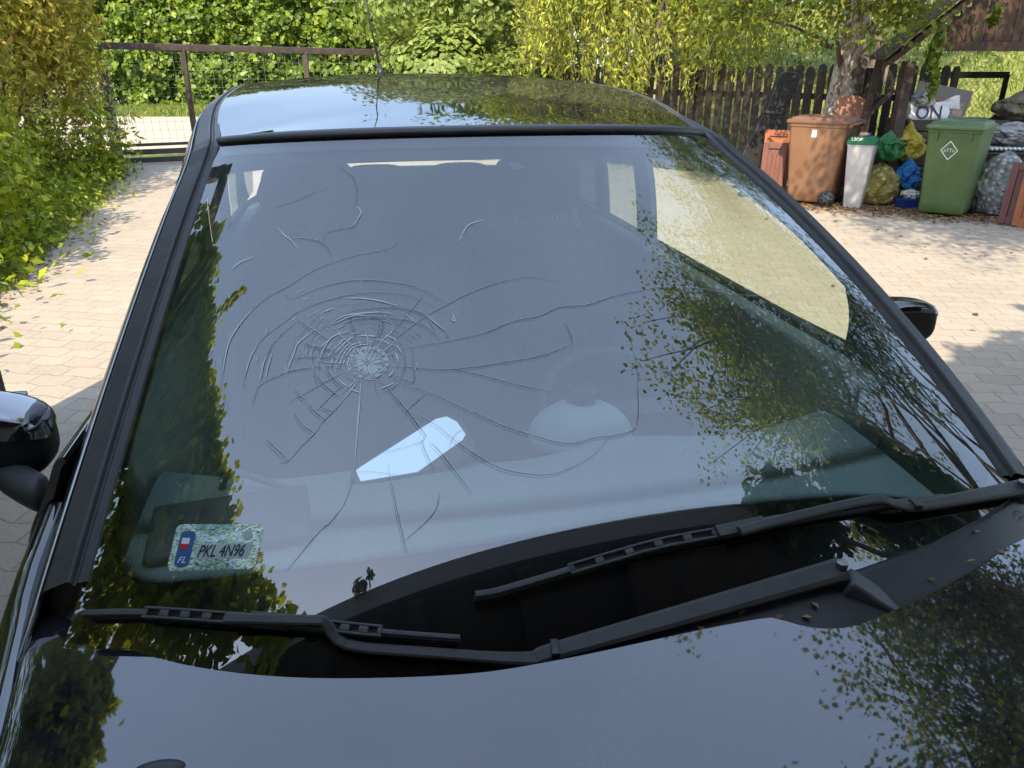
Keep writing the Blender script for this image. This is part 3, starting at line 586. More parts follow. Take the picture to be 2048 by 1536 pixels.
# front and rear ends
grid('bumper',lambda a,b:((a*2-1)*(.58+.12*min(1,b*2)),-.30+.17*abs(a*2-1)**2.5-.07*sin(min(1,b*1.6)*pi/2)+.05*b*b,.872-.02*abs(a*2-1)-.62*b),40,14,PAINT,car,thick=.01)
grid('tailgate',lambda a,b:((a*2-1)*(.755-.02*b),3.96+.02*sin(b*pi)-.10*abs(a*2-1)**3,1.02-.75*b),30,12,PAINT,car,thick=.01,flip=True)
for a0,a1,b0,b1,nme,mt in ((0,1,0,.46,'rear_header',PAINT),(0,.10,.46,.62,'rear_pillar',PAINT),(.90,1,.46,.62,'rear_pillar',PAINT),(.10,.90,.46,.62,'rear_window',SGL),(0,1,.62,1,'rear_panel',PAINT)):
    def rw(a,b):
        a=a0+(a1-a0)*a; b=b0+(b1-b0)*b; s=a*2-1; return (s*(.56+.185*b),3.86+.10*b-.08*abs(s)**3*b,1.47-.03*s*s-.45*b+.03*s*s*b)
    grid(nme,rw,16,6,mt,car,thick=.012 if mt is PAINT else 0)
# interior
REARC=PM('lit_rear_cloth',(.20,.23,.25),.9,(.27,.30,.32),30)  # paler than the other seat cloth: daylight from the windows put into the colour
MB().box((0,2.3,.33),(1.4,3.0,.04)).build('cabin_floor',PLA,car)
grid('headliner',lambda a,b:((a*2-1)*.64,1.62+.14*abs(a*2-1)**2+(2.18-.14*abs(a*2-1)**2)*b,min(zcs(1.62+2.18*b),1.61)-.055-.05*abs(a*2-1)**3-.02*(1-b)),20,16,LINER,car)
DP=[(.80,.955),(.86,.968),(1.0,.978),(1.12,.985),(1.20,.983),(1.26,.962),(1.30,.90),(1.30,.78),(1.22,.60),(1.2,.4)]
def dash(a,b):
    s=a*2-1; pts=spline(DP,5); i=min(int(b*(len(pts)-1)),len(pts)-1); u,z=pts[i]
    bump=.018*math.exp(-((s*.65-.18)/.16)**2)*math.exp(-((u-1.2)/.07)**2)
    return (s*.64,u+.05*s*s*(1-.4*b)-(.03*(math.cos(s*9)*.5)*(1 if u>1.1 else 0)),z+bump+.012*abs(s)**4)
grid('dashboard',dash,70,45,DASH,car)
mb=MB(); rings=[[(-.50+.9*q,.872+.045*(2*q-1)**2+du,.9755+dz) for du,dz in ((-.014,0),(-.012,.004),(.012,.004),(.014,0))] for q in [k/24 for k in range(25)]]
mb.loft(rings,close=False); mb.build('defrost_vent',PLA,car,True)
MB().box((-.50,1.09,.990),(.24,.16,.02),rz=R(6)).build('airbag_cover',PLG,car,bevel=.012)
mb=MB(); mb.tube(spline([(-.53,1.20,.985),(-.52,1.205,1.01),(-.49,1.20,1.015),(-.44,1.185,.998),(-.40,1.175,.985)],4),.006,8); mb.build('grab_handle',PLG,car,True)
# round instrument hood with its cap
mb=MB(); rings=[]
for k in range(9):
    q=k/8*pi/2; rings.append([(.125+.105*cos(q)*cos(a),1.30+.085*cos(q)*sin(a)-.0,.975+.075*sin(q)) for a in [i/28*2*pi for i in range(28)]])
mb.loft(rings); mb.build('instrument_hood',PM('dusty_pale_plastic',(.30,.37,.40),.5,(.38,.45,.47),6),car,True)
mb=MB(); mb.tube([(.128,1.31,1.035),(.128,1.31,1.076),(.128,1.31,1.079)],[.029,.028,.023],20); mb.build('hood_cap',PLA,car,True)
# loose interior mirror lying on the dashboard
HO=[(-.314,1.201),(-.299,1.215),(-.158,1.297),(-.134,1.302),(-.111,1.286),(-.094,1.24),(-.104,1.213),(-.158,1.196),(-.30,1.176)]
GA=[(-.307,1.203),(-.295,1.211),(-.156,1.291),(-.136,1.294),(-.119,1.281),(-.107,1.254),(-.114,1.243),(-.202,1.189),(-.30,1.182)]
def mirpoly(P0,k):
    P=spline(P0,3,True); m_=np.mean(P,0); return [tuple(m_+(p-m_)*k) for p in P]
hz=lambda x,y,d:1.015+.5*(y-1.24)+d
mb=MB(); mb.loft([[(x,y,hz(x,y,-.035)) for x,y in mirpoly(HO,.7)],[(x,y,hz(x,y,-.012)) for x,y in mirpoly(HO,.98)],[(x,y,hz(x,y,.002)) for x,y in mirpoly(HO,1.)],[(x,y,hz(x,y,.003)) for x,y in mirpoly(HO,.97)]]); mb.tube([(-.19,1.26,1.0),(-.18,1.30,.99),(-.17,1.33,.965)],.012,8); rm=mb.build('rear_view_mirror',PLA,car,True)
mb=MB(); mb.loft([[(x,y,hz(x,y,.0032)) for x,y in GA],[(x,y,hz(x,y,.0042)) for x,y in GA]]); mb.build('mirror_glass',CHR,rm)
# seats
def cushion(mb,c,d,tilt=0,p=.45,nb=14,tz=0):
    rings=[]
    for k in range(nb+1):
        q=-pi/2+pi*k/nb; cz=math.copysign(abs(sin(q))**p,sin(q)); rr=max(abs(cos(q)),1e-4)**p
        ring=[]
        for i in range(24):
            a=i/24*2*pi; x=rr*math.copysign(abs(cos(a))**p,cos(a)); y=rr*math.copysign(abs(sin(a))**p,sin(a))
            x*=1-tz*max(0,cz); P_=Vector((x*d[0]/2,y*d[1]/2,cz*d[2]/2)); P_.rotate(Matrix.Rotation(tilt,3,'X')); ring.append(tuple(P_+Vector(c)))
        rings.append(ring)
    mb.loft(rings)
def seat(v,u,front=True):
    o=MB(); cushion(o,(v,u+.02,.86),(.49,.14,.74),R(-12),tz=.22); b=o.build('seat_backrest',CLOTH,car,True)
    o=MB(); cushion(o,(v,u-.055,.88),(.27,.05,.56),R(-12)); o.build('seat_panel',CLOTH2,b,True)
    o=MB(); cushion(o,(v,u+.06,1.335),(.25,.10,.175),R(-6),p=.62); 
    h=o.build('headrest',CLOTH,b,True)
    [MB().tube([(v+q,u+.07,1.18),(v+q,u+.06,1.30)],.006,8).build('headrest_post',METAL,b,True) for q in (-.06,.06)]
    o=MB(); cushion(o,(v,u-.26,.52),(.50,.50,.16),R(6)); o.build('seat_cushion',CLOTH,car,True)
seat(.235,2.10); seat(-.385,2.10)
o=MB(); cushion(o,(-.02,2.95,.86),(1.26,.16,.66),R(-10),p=.3); rb=o.build('rear_backrest',REARC,car,True)
for v in (-.185,.13): 
    o=MB(); cushion(o,(v,2.96,1.245),(.24,.10,.13),R(-6),p=.6); o.build('rear_headrest',CLOTH,rb,True)
o=MB(); cushion(o,(0,2.65,.50),(1.25,.5,.18),0,p=.3); o.build('rear_cushion',CLOTH,car,True)
MB().box((0,3.45,1.0),(1.3,.75,.02)).build('parcel_shelf',PLG,car)
mb=MB(); C0=Vector((.30,1.56,.90)); T=Matrix.Rotation(R(-62),3,'X')
ringp=[C0+T@Vector((.185*cos(a),0+.0,.185*sin(a))) for a in [k/40*2*pi for k in range(41)]]
mb.tube(ringp,.015,10,caps=False)
sw=mb.build('steering_wheel',PLG,car,True)
mb=MB(); mb.bar(C0+T@Vector((-.17,0,0)),C0+T@Vector((.17,0,0)),.05,.02,T@Vector((0,1,0))); mb.bar(C0,C0+T@Vector((0,0,-.17)),.05,.02,T@Vector((0,1,0))); mb.build('wheel_hub',PLG,sw,bevel=.006)
mb=MB(); mb.tube([C0+T@Vector((0,.02,0)),(.30,1.28,.80)],.03,12); mb.build('steering_column',PLA,car,True)
# seat belt, sun sensor patch
mb=MB(); mb.loft([[tuple(glass(v,t)-gnorm(v,t)*.005) for v,t in ((.016,.902),(.038,.901),(.048,.880),(.022,.880))],[tuple(glass(v,t)-gnorm(v,t)*.007) for v,t in ((.016,.902),(.038,.901),(.048,.880),(.022,.880))]]); mb.build('sensor_patch',PM('sensor_purple',(.02,.012,.03),.4),ws)
# ------------------------------------------------------------ house behind the camera
PLASTER=PM('plaster',(.52,.47,.38),.9,(.60,.55,.46),2,bump=.2,bscale=60)
DKWOOD=PM('dark_stained_wood',(.035,.022,.016),.6,(.085,.055,.04),5,bump=.4,bscale=18,stretch=(1,1,8))
house=thing('house','plastered house with a dark wooden balcony overhanging the front of the car','house',(0,.04,0),R(17))
def hbox(n,c,d,m,par=house,**k): return MB().box(c,d).build(n,m,par,**k)
hbox('wall',(1.0,-2.55,2.45),(16,.3,4.9),PLASTER)
hbox('balcony_floor',(-2.25,-1.2,3.33),(9.2,2.4,.18),DKWOOD)
MB().box((-2.25,.012,3.30),(9.2,.024,.30)).build('balcony_fascia',DKWOOD,house)
mb=MB(); [mb.box((-6.7+.6*k,-1.2,3.18),(.09,2.38,.12)) for k in range(14)]; mb.build('balcony_joist',DKWOOD,house)
mb=MB(); mb.add([(-7.4,-2.2,4.85),(9.4,-2.2,4.85),(9.4,-6.5,7.0),(-7.4,-6.5,7.0),(-7.4,-2.2,4.97),(9.4,-2.2,4.97),(9.4,-6.5,7.12),(-7.4,-6.5,7.12)],[(0,3,2,1),(4,5,6,7),(0,1,5,4),(1,2,6,5),(2,3,7,6),(3,0,4,7)]); mb.build('roof',PM('roof_tiles',(.10,.04,.03),.8,(.16,.07,.05),12,bump=.5),house)
for x in (-4.2,3.4):
    f=hbox('window',(x,-2.38,1.6),(1.4,.06,1.3),PM('window_frame_white',(.7,.7,.68),.5)); MB().box((x,-2.345,1.6),(1.2,.02,1.1)).build('pane',PM('window_pane',(.02,.025,.03),.05,ior=1.8),f)
d=hbox('door',(-.2,-2.38,1.05),(1.0,.07,2.1),DKWOOD); MB().box((.22,-2.33,1.05),(.03,.04,.14)).build('handle',METAL,d)
mb=MB(); mb.tube([(2.3,-2.3,3.3),(2.3,.65,3.45)],.025,8); 
rings=[[(2.55+.36*q*cos(a),.95+.05*q*q,3.42+.36*q*sin(a)) for a in [i/20*2*pi for i in range(20)]] for q in (.05,.5,1)]
# ------------------------------------------------------------ foliage
L_SUN=leafmat('hedge_leaf',[(0,(.035,.07,.007)),(.5,(.095,.16,.014)),(1,(.24,.30,.03))],.42,.3)
L_GLO=leafmat('glossy_leaf',[(0,(.11,.17,.014)),(.6,(.31,.38,.022)),(1,(.55,.57,.06))],.35,.38,(.36,.42,.03))
L_YEL=leafmat('yellowing_leaf',[(0,(.17,.19,.025)),(.5,(.42,.42,.055)),(.8,(.52,.45,.08)),(1,(.48,.27,.07))],.6,.35,(.40,.34,.05))
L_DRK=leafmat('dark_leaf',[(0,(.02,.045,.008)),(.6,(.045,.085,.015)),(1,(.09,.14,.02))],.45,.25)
L_PAL=leafmat('pale_leaf',[(0,(.08,.13,.03)),(.6,(.20,.27,.06)),(1,(.33,.38,.10))],.5,.35,(.4,.45,.08))
L_WIL=leafmat('willow_leaf',[(0,(.12,.18,.02)),(.6,(.30,.36,.04)),(1,(.50,.50,.07))],.5,.4,(.5,.5,.05))
L_BIR=leafmat('birch_leaf',[(0,(.04,.075,.012)),(.6,(.11,.16,.022)),(.93,(.20,.24,.035)),(1,(.46,.40,.05))],.42,.5,(.36,.40,.05))
L_VIN=leafmat('vine_leaf',[(0,(.10,.15,.010)),(.6,(.32,.38,.018)),(.93,(.42,.42,.03)),(1,(.5,.14,.03))],.4,.7,(.42,.46,.03))
L_WHT=leafmat('white_petal',[(0,(.6,.58,.48)),(1,(.8,.78,.7))],.6,.3,(.7,.7,.6))
L_GRS=leafmat('grass_blade',[(0,(.07,.12,.015)),(.6,(.16,.22,.03)),(1,(.34,.33,.09))],.6,.35)
L_DRY=leafmat('dry_leaf',[(0,(.10,.055,.03)),(.6,(.24,.13,.07)),(1,(.40,.28,.12))],.7,.1,(.3,.2,.1))
BARK=PM('bark',(.07,.055,.04),.9,(.16,.13,.10),7,bump=.8,bscale=24,stretch=(1,1,.25))
g=np.random.default_rng(3)
def shrub(name,label,cat,blobs,n,size,mat,base,kind=6,group=None,jit=.9,aspect=1.7,down=.2,seed=1,parts=('foliage','stem'),shell=.45,stems=6,bump=.28,r0=.03,par=None):
    root=par or thing(name,label,cat,(base[0],base[1],0),0,group)
    vol=[b[3]*b[4]*b[5] for b in blobs]; P=[];Q=[]; gg=np.random.default_rng(seed)
    area=[v**(2/3) for v in vol]
    for b,a in zip(blobs,area):
        p,q=blob_pts(b[:3],b[3:6],int(n*a/sum(area)),gg,shell,bump); P.append(p);Q.append(q)
    P=np.concatenate(P);Q=np.concatenate(Q); k=P[:,2]>.02; P=P[k];Q=Q[k]
    P=P-np.array([base[0],base[1],0]); Q=Q+np.array([0,0,.35])
    leaves(parts[0],P,Q,size,mat,root,aspect,down,kind,seed,jit)
    if stems:
        rr=random.Random(seed); mb=MB()
        for k in range(stems):
            b=blobs[k%len(blobs)]; limb(mb,(rr.uniform(-.15,.15),rr.uniform(-.15,.15),0),(b[0]-base[0]+rr.uniform(-.3,.3)*b[3],b[1]-base[1]+rr.uniform(-.3,.3)*b[4],b[2]+rr.uniform(0,.5)*b[5]),r0,r0*.3,.2,g=rr)
        mb.build(parts[1],BARK,root,True)
    return root
shrub('broadleaf_shrub','bright green glossy shrub at the left edge beside the near drive','shrub',[(-5.1,5.5,.9,.95,1.25,1.15),(-4.95,6.6,.45,.6,.9,.6),(-5.6,6.4,1.3,.9,1.1,1.0)],17000,.056,L_GLO,(-5.0,5.8),seed=21)
shrub('broadleaf_shrub','mid green shrub between the glossy shrub and the flowering weeds','shrub',[(-6.2,8.2,.7,.85,1.3,.9),(-5.75,8.2,.35,.5,1.0,.42),(-6.6,9.7,.5,.6,.9,.65)],12000,.056,L_GLO,(-5.7,8.6),seed=22)
shrub('tall_shrub','tall olive green shrub behind the glossy shrub, reaching above the picture','shrub',[(-7.4,9.0,2.4,1.5,1.7,1.9),(-6.9,7.4,2.9,1.1,1.2,1.2)],9000,.08,L_SUN,(-7.3,8.8),seed=23,r0=.06)
shrub('yellowing_shrub','yellow brown feathery shrub beside the left gate post','shrub',[(-7.3,12.0,1.7,1.0,1.2,1.9),(-6.95,11.6,2.9,.9,.9,1.4),(-6.75,12.6,2.2,.55,.7,1.2)],17000,.045,L_YEL,(-7.2,12.0),seed=24,r0=.05,aspect=2.4)
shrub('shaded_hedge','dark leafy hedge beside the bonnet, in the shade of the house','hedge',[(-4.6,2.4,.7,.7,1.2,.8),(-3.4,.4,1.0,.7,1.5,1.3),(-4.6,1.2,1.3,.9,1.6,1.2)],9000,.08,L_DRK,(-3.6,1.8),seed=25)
# flowering weeds by the post
wd=thing('flowering_weeds','tall weeds with small white flowers against the left gate post','plant',(-6.55,12.2,0))
mb=MB(); P=[];F=[]
rr=random.Random(5)
for k in range(70):
    x,y=rr.gauss(0,.30),rr.gauss(0,.75); h=rr.uniform(.5,1.35); tx,ty=x+rr.uniform(-.15,.2),y+rr.uniform(-.15,.15)
    mb.tube([(x,y,0),((x+tx)/2,(y+ty)/2,h*.55),(tx,ty,h)],[.004,.003,.002],4)
    for q in range(26): s=rr.random(); P.append((x+(tx-x)*s+rr.gauss(0,.05),y+(ty-y)*s+rr.gauss(0,.05),h*s))
    if rr.random()<.75:
        for q in range(22): F.append((tx+rr.gauss(0,.07),ty+rr.gauss(0,.07),h+rr.gauss(0,.07)))
mb.build('stem',L_GRS,wd); leaves('foliage',np.array(P),np.zeros((len(P),3))+[0,-.3,1],.055,L_GLO,wd,2.4,.3,4,6); leaves('flower',np.array(F),np.zeros((len(F),3))+[0,-.5,.8],.022,L_WHT,wd,1,.0,4,7)
# low weeds and grass along the left bed
def strip_pts(n,w,gg,spread=.35):
    A=[(-2.75,2.2),(-3.9,5.6),(-5.4,10.2),(-6.35,12.7),(-6.8,13.8)]; ys=[a[1] for a in A]; xs=[a[0] for a in A]
    y=gg.uniform(2.2,13.8,n); x=np.interp(y,ys,xs)-w+gg.normal(0,spread,n); return x,y
x,y=strip_pts(9000,.55,g); z=np.abs(g.normal(0,.11,9000)); leaves('ground_cover',np.stack([x,y,z],1),np.zeros((9000,3))+[0,-.2,1],.045,L_GLO,None,2.0,-.2,4,8)['kind']='stuff'
x,y=strip_pts(6000,.18,g,.12); o=leaves('grass',np.stack([x,y,.045+0*x],1),g.normal(0,1,(6000,3))*[1,1,.1],.014,L_GRS,None,8,-1.5,4,9,jit=.1); o['kind']='stuff'
x,y=strip_pts(1500,.10,g,.13); a=np.stack([x,y,.014+.004*g.random(1500)],1)
x2=g.uniform(3.4,7,2600); y2=9.95-.55*(x2-3.4)+g.normal(0,.26,2600)
x3=g.uniform(2.5,7,70); y3=g.uniform(3.5,9.3,70)
cl_=[cowl(g.uniform(.56,.97),g.uniform(.15,.8)) for _ in range(16)]; cc_,ss_=cos(YAW),sin(YAW)      # a few bits caught on the cowl
cl_=np.array([(v*cc_-u*ss_+V0*cc_,v*ss_+u*cc_+V0*ss_,z+.004) for v,u,z in cl_])
a=np.concatenate([a,np.stack([x2,y2,.018+.01*g.random(2600)],1),np.stack([x3,y3,.014+0*x3],1)])
a=np.concatenate([a,cl_]); leaves('fallen_leaves',a,np.zeros((len(a),3))+[0,0,1],np.r_[np.full(len(a)-16,.034)*g.uniform(.6,1.4,len(a)-16),np.full(16,.009)],L_DRY,None,1.5,0,4,10,jit=.18)['kind']='stuff'
xx=g.uniform(-20,0,16000); yy=g.uniform(27.6,32.6,16000); leaves('verge_grass',np.stack([xx,yy,.10+0*xx],1),g.normal(0,1,(16000,3))*[1,1,.15],.035,L_GRS,None,7,-1.2,4,12,jit=.2)['kind']='stuff'
# tall hedge over the road
hg=thing('tall_hedge','tall clipped sunlit hedge on the far side of the road','hedge',(-15,33.6,0))
n=42000; hx=g.uniform(-17,17,n); hz_=g.uniform(0,6.2,n)**1.0
bx=np.array([noise.noise(Vector((a*.8,b*.8,0)))*.9+noise.noise(Vector((a*2.4,b*2.4,5)))*.45 for a,b in zip(hx,hz_)])
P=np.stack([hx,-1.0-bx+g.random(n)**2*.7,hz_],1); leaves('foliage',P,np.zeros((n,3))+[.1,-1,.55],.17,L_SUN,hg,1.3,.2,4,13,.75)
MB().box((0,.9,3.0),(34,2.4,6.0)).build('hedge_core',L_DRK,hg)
# gate
GATE=PM('brown_gate_paint',(.035,.025,.022),.45,(.06,.045,.04),9,bump=.1)
gt=thing('driveway_gate','dark brown metal gate filled with wire mesh at the end of the drive','gate',(-6.9,14,0))
GP=lambda s,z:(s*5.1,s*2.55,z)
o=MB().bar(GP(0,1.935),GP(1,1.84),.07,.11).build('top_rail',GATE,gt,bevel=.01)
for s in (.23,.60,.98): MB().bar(GP(s,.1),GP(s,1.90-.09*s),.09,.06,(0,1,0)).build('stile',GATE,gt,bevel=.008)
for z in (.07,.21,.33): MB().bar(GP(.01,z),GP(.98,z),.05,.09 if z<.3 else .05).build('bottom_rail',GATE,gt,bevel=.006)
MB().box((0,0,.78),(.13,.13,1.56)).build('gate_post',GATE,gt,bevel=.01)
mb=MB()
for k in range(44): s=.02+.96*k/43; mb.bar(GP(s,.34),GP(s,1.9-.09*s),.0035,.0035,(0,1,0))
for k in range(11): z=.42+1.42*k/10; mb.bar(GP(.01,z),GP(.98,z-.06*(k/10)),.0035,.0035)
mb.build('wire_mesh',PM('green_wire',(.12,.20,.16),.5,metal=0),gt)
# bank beyond the fence, far trees, neighbour
me=grid('hill',lambda a,b:(3.5+34*a,13.0+17*b+6*a*(1-b)*0,.002+3.6*(3*b*b-2*b**3)+.15*noise.noise(Vector((a*9,b*5,0)))*(b>0)),40,24,GRASS); me['kind']='structure'
bx_=g.uniform(4,28,26000); by_=g.uniform(13.2,29,26000); bb=(by_-13)/17; leaves('bank_grass',np.stack([bx_,by_,.08+3.6*(3*bb**2-2*bb**3)],1),g.normal(0,1,(26000,3))*[1,1,.15],.04,L_GRS,None,6,-1.2,4,14,jit=.2)['kind']='stuff'
for k,(lab,bl,n,s,m,bs) in enumerate([
 ('dark green tree rising behind the middle of the picket fence',[(3.2,19.5,4.5,3.2,1.6,2.3),(.3,18.8,4.6,2.2,1.3,2.3)],11000,.12,L_DRK,(2.2,19.6)),
 ('olive tree behind the birch, right of the willow',[(7.2,17.5,5.0,2.6,1.5,2.1),(9.8,19,5.6,2.4,1.6,2.1)],9000,.11,L_DRK,(8,18.2)),
 ('leafy tree beyond the grass bank at the right edge',[(21,30,7.0,6,3,4.0),(30,31,7,5,3,4.5)],7000,.26,L_SUN,(24,30.5)),
 ('broad tree far behind the gap between hedge and willow',[(-1.5,24,4.4,3.4,2.0,3.6),(3.8,26,4.8,3,2,3.4)],9000,.17,L_SUN,(0,24.6))]):
    shrub('background_tree',lab,'tree',bl,n,s,m,bs,kind=4,seed=40+k,parts=('crown','trunk'),stems=3,r0=.14,group='trees beyond the fence')
nb=thing('neighbour_house','white house glimpsed through leaves beyond the picket fence','house',(19,36,0),R(-12))
MB().box((0,0,3.2),(9,6,6.4)).build('wall',PM('white_render',(.72,.73,.76),.8,(.78,.79,.80),2),nb)
mb=MB(); mb.add([(-5,-3.6,6.3),(5,-3.6,6.3),(5,3.6,6.3),(-5,3.6,6.3),(-5,0,9),(5,0,9)],[(0,1,5,4),(2,3,4,5),(0,4,3),(1,2,5),(0,3,2,1)]); mb.build('roof',DKWOOD,nb)
for x in (-2.6,0,2.6): MB().box((x,-3.02,3.4),(1.1,.06,1.3)).build('window',PM('far_pane',(.05,.06,.08),.1),nb)
# pale shrubs in front of the fence end
shrub('pale_shrub','pale green round leaved shrub at the right end of the gate','shrub',[(-1.2,15.6,1.35,1.25,.7,1.0),(-.2,14.9,1.0,1.0,.6,.72)],9000,.085,L_PAL,(-.8,15.4),seed=31)
shrub('leafy_tree','light green tree overhanging the right half of the gate','tree',[(-1.9,16.3,2.8,1.2,.9,1.0),(-.2,15.9,2.9,1.4,.9,1.1),(.9,15.6,2.1,.8,.7,.9),(-1,17,4.2,2.2,1.2,1.3)],12000,.075,L_PAL,(-.6,16.4),seed=32,parts=('crown','trunk'),r0=.08)
# picket fence
FW=PM('fence_brown',(.018,.013,.010),.75,(.044,.032,.024),5,bump=.5,bscale=30,stretch=(1,1,.15))
def fence(lab,A,B,seed,step=.165,w=.118,h=1.64):
    A=Vector((*A,0));B=Vector((*B,0)); L=(B-A).length; an=math.atan2(B.y-A.y,B.x-A.x); t=thing('picket_fence',lab,'fence',A,an,'stretches of picket fence')
    rr=random.Random(seed); mb=MB(); x=.1
    while x<L:
        hh=h+rr.uniform(-.03,.03); ww=w*rr.uniform(.92,1.05); tl=rr.uniform(-.012,.012)
        pts=[(-ww/2,.05),(ww/2,.05)]+[(ww/2*cos(a)+tl*hh,hh-ww/2+ww/2*sin(a)) for a in [k/8*pi for k in range(9)]]
        mb.add([(x+p[0],-.011,p[1]) for p in pts]+[(x+p[0],.011,p[1]) for p in pts],[tuple(range(len(pts))),tuple(range(2*len(pts)-1,len(pts)-1,-1))]+[(k,k+len(pts),(k+1)%len(pts)+len(pts),(k+1)%len(pts)) for k in range(len(pts))])
        x+=step*rr.uniform(.95,1.06)
    mb.build('pickets',FW,t)
    for z in (.38,1.22): MB().box((L/2,.032,z),(L,.04,.085)).build('rail',FW,t)
    k=0.
    while k<L+.1: MB().box((min(k,L)-.0,.10,.80),(.09,.09,1.6)).build('post',FW,t); k+=2.2
fence('brown picket fence running from the willow to the birch',(-.2,16.3),(4.84,11.25),1)
fence('short brown picket fence behind the shelter post',(4.9,11.22),(6.15,11.45),2)
fence('brown picket fence right of the black mesh gate',(7.25,11.5),(9.8,11.2),3)
bgt=thing('mesh_gate','low black framed gate with diamond mesh behind the rubbish shelter','gate',(6.15,12.3,0),R(3))
mb=MB(); mb.bar((0,0,1.50),(1.25,0,1.50),.05,.09); mb.bar((0,0,.1),(1.25,0,.1),.05,.06); mb.bar((.02,0,.1),(.02,0,1.5),.06,.05,(0,1,0)); mb.bar((1.23,0,.1),(1.23,0,1.5),.06,.05,(0,1,0)); mb.build('frame',BLK,bgt)
mb=MB()
for k in range(-14,14):
    for sg_ in (1,-1):
        x0=k*.09; a=max(.03,x0);
        pts=[(x0+q,(.13+q) if sg_>0 else (1.47-q)) for q in (0,1.34)]
        (xa,za),(xb,zb)=pts; 
        if xb<=.03 or xa>=1.22: continue
        s0=max(0,(.03-xa)/(xb-xa)); s1=min(1,(1.22-xa)/(xb-xa)); 
        mb.bar((xa+(xb-xa)*s0,0,za+(zb-za)*s0),(xa+(xb-xa)*s1,0,za+(zb-za)*s1),.004,.004)
mb.build('diamond_mesh',METAL,bgt)
# willow
wl=thing('weeping_willow','corkscrew willow trailing bright curly strands over the picket fence','tree',(2.1,14.4,0))
rr=random.Random(9); mb=MB(); [limb(mb,(dx,0,0),(dx*3+rr.uniform(-.3,.3),rr.uniform(-1,0),rr.uniform(4.6,6.4)),.13,.04,.12,g=rr) for dx in (-.22,0,.2,.38)]; mb.build('trunk',BARK,wl,True)
P=[];tw=MB();
for k in range(430):
    x=rr.uniform(-2.0,2.0); y=rr.uniform(-2.3,-.4); zt=rr.uniform(3.2,5.6); ze=(1.22+.45*noise.noise(Vector((x*1.9,y*.5,3)))+rr.uniform(-.25,.6)+.25*abs(x))
    if noise.noise(Vector((x*2.3,y,9)))<-.27: continue
    pts=[]; ph=rr.uniform(0,6); m_=16
    for q in range(m_+1):
        s=q/m_; z=zt+(ze-zt)*s; pts.append((x+.05*sin(ph+z*4)+.12*(1-s)*x*.2,y+.05*cos(ph*1.3+z*5),z))
    tw.tube(pts[::2],.004,3,False)
    for q in range(m_):
        if pts[q][2]>3.6: continue
        for j in range(5): s=rr.random(); P.append([pts[q][i]*(1-s)+pts[q+1][i]*s+rr.gauss(0,.028) for i in range(3)])
P=np.array(P); tw.build('twig',BARK,wl); leaves('crown',P,np.tile([0,-1,.2],(len(P),1)),.030,L_WIL,wl,3.4,.75,4,15,.9)
up=[]
for b in ((0,-1,5.2,2.6,2.0,1.7),(-1.4,-.2,4.6,1.3,1.6,1.4),(1.6,-.8,4.7,1.4,1.7,1.4)):
    p,q=blob_pts(b[:3],b[3:],4500,g,.6,.3); up.append(p)
up=np.concatenate(up); leaves('upper_crown',up,np.zeros((len(up),3))+[0,0,1],.05,L_WIL,wl,2.6,.6,4,16)
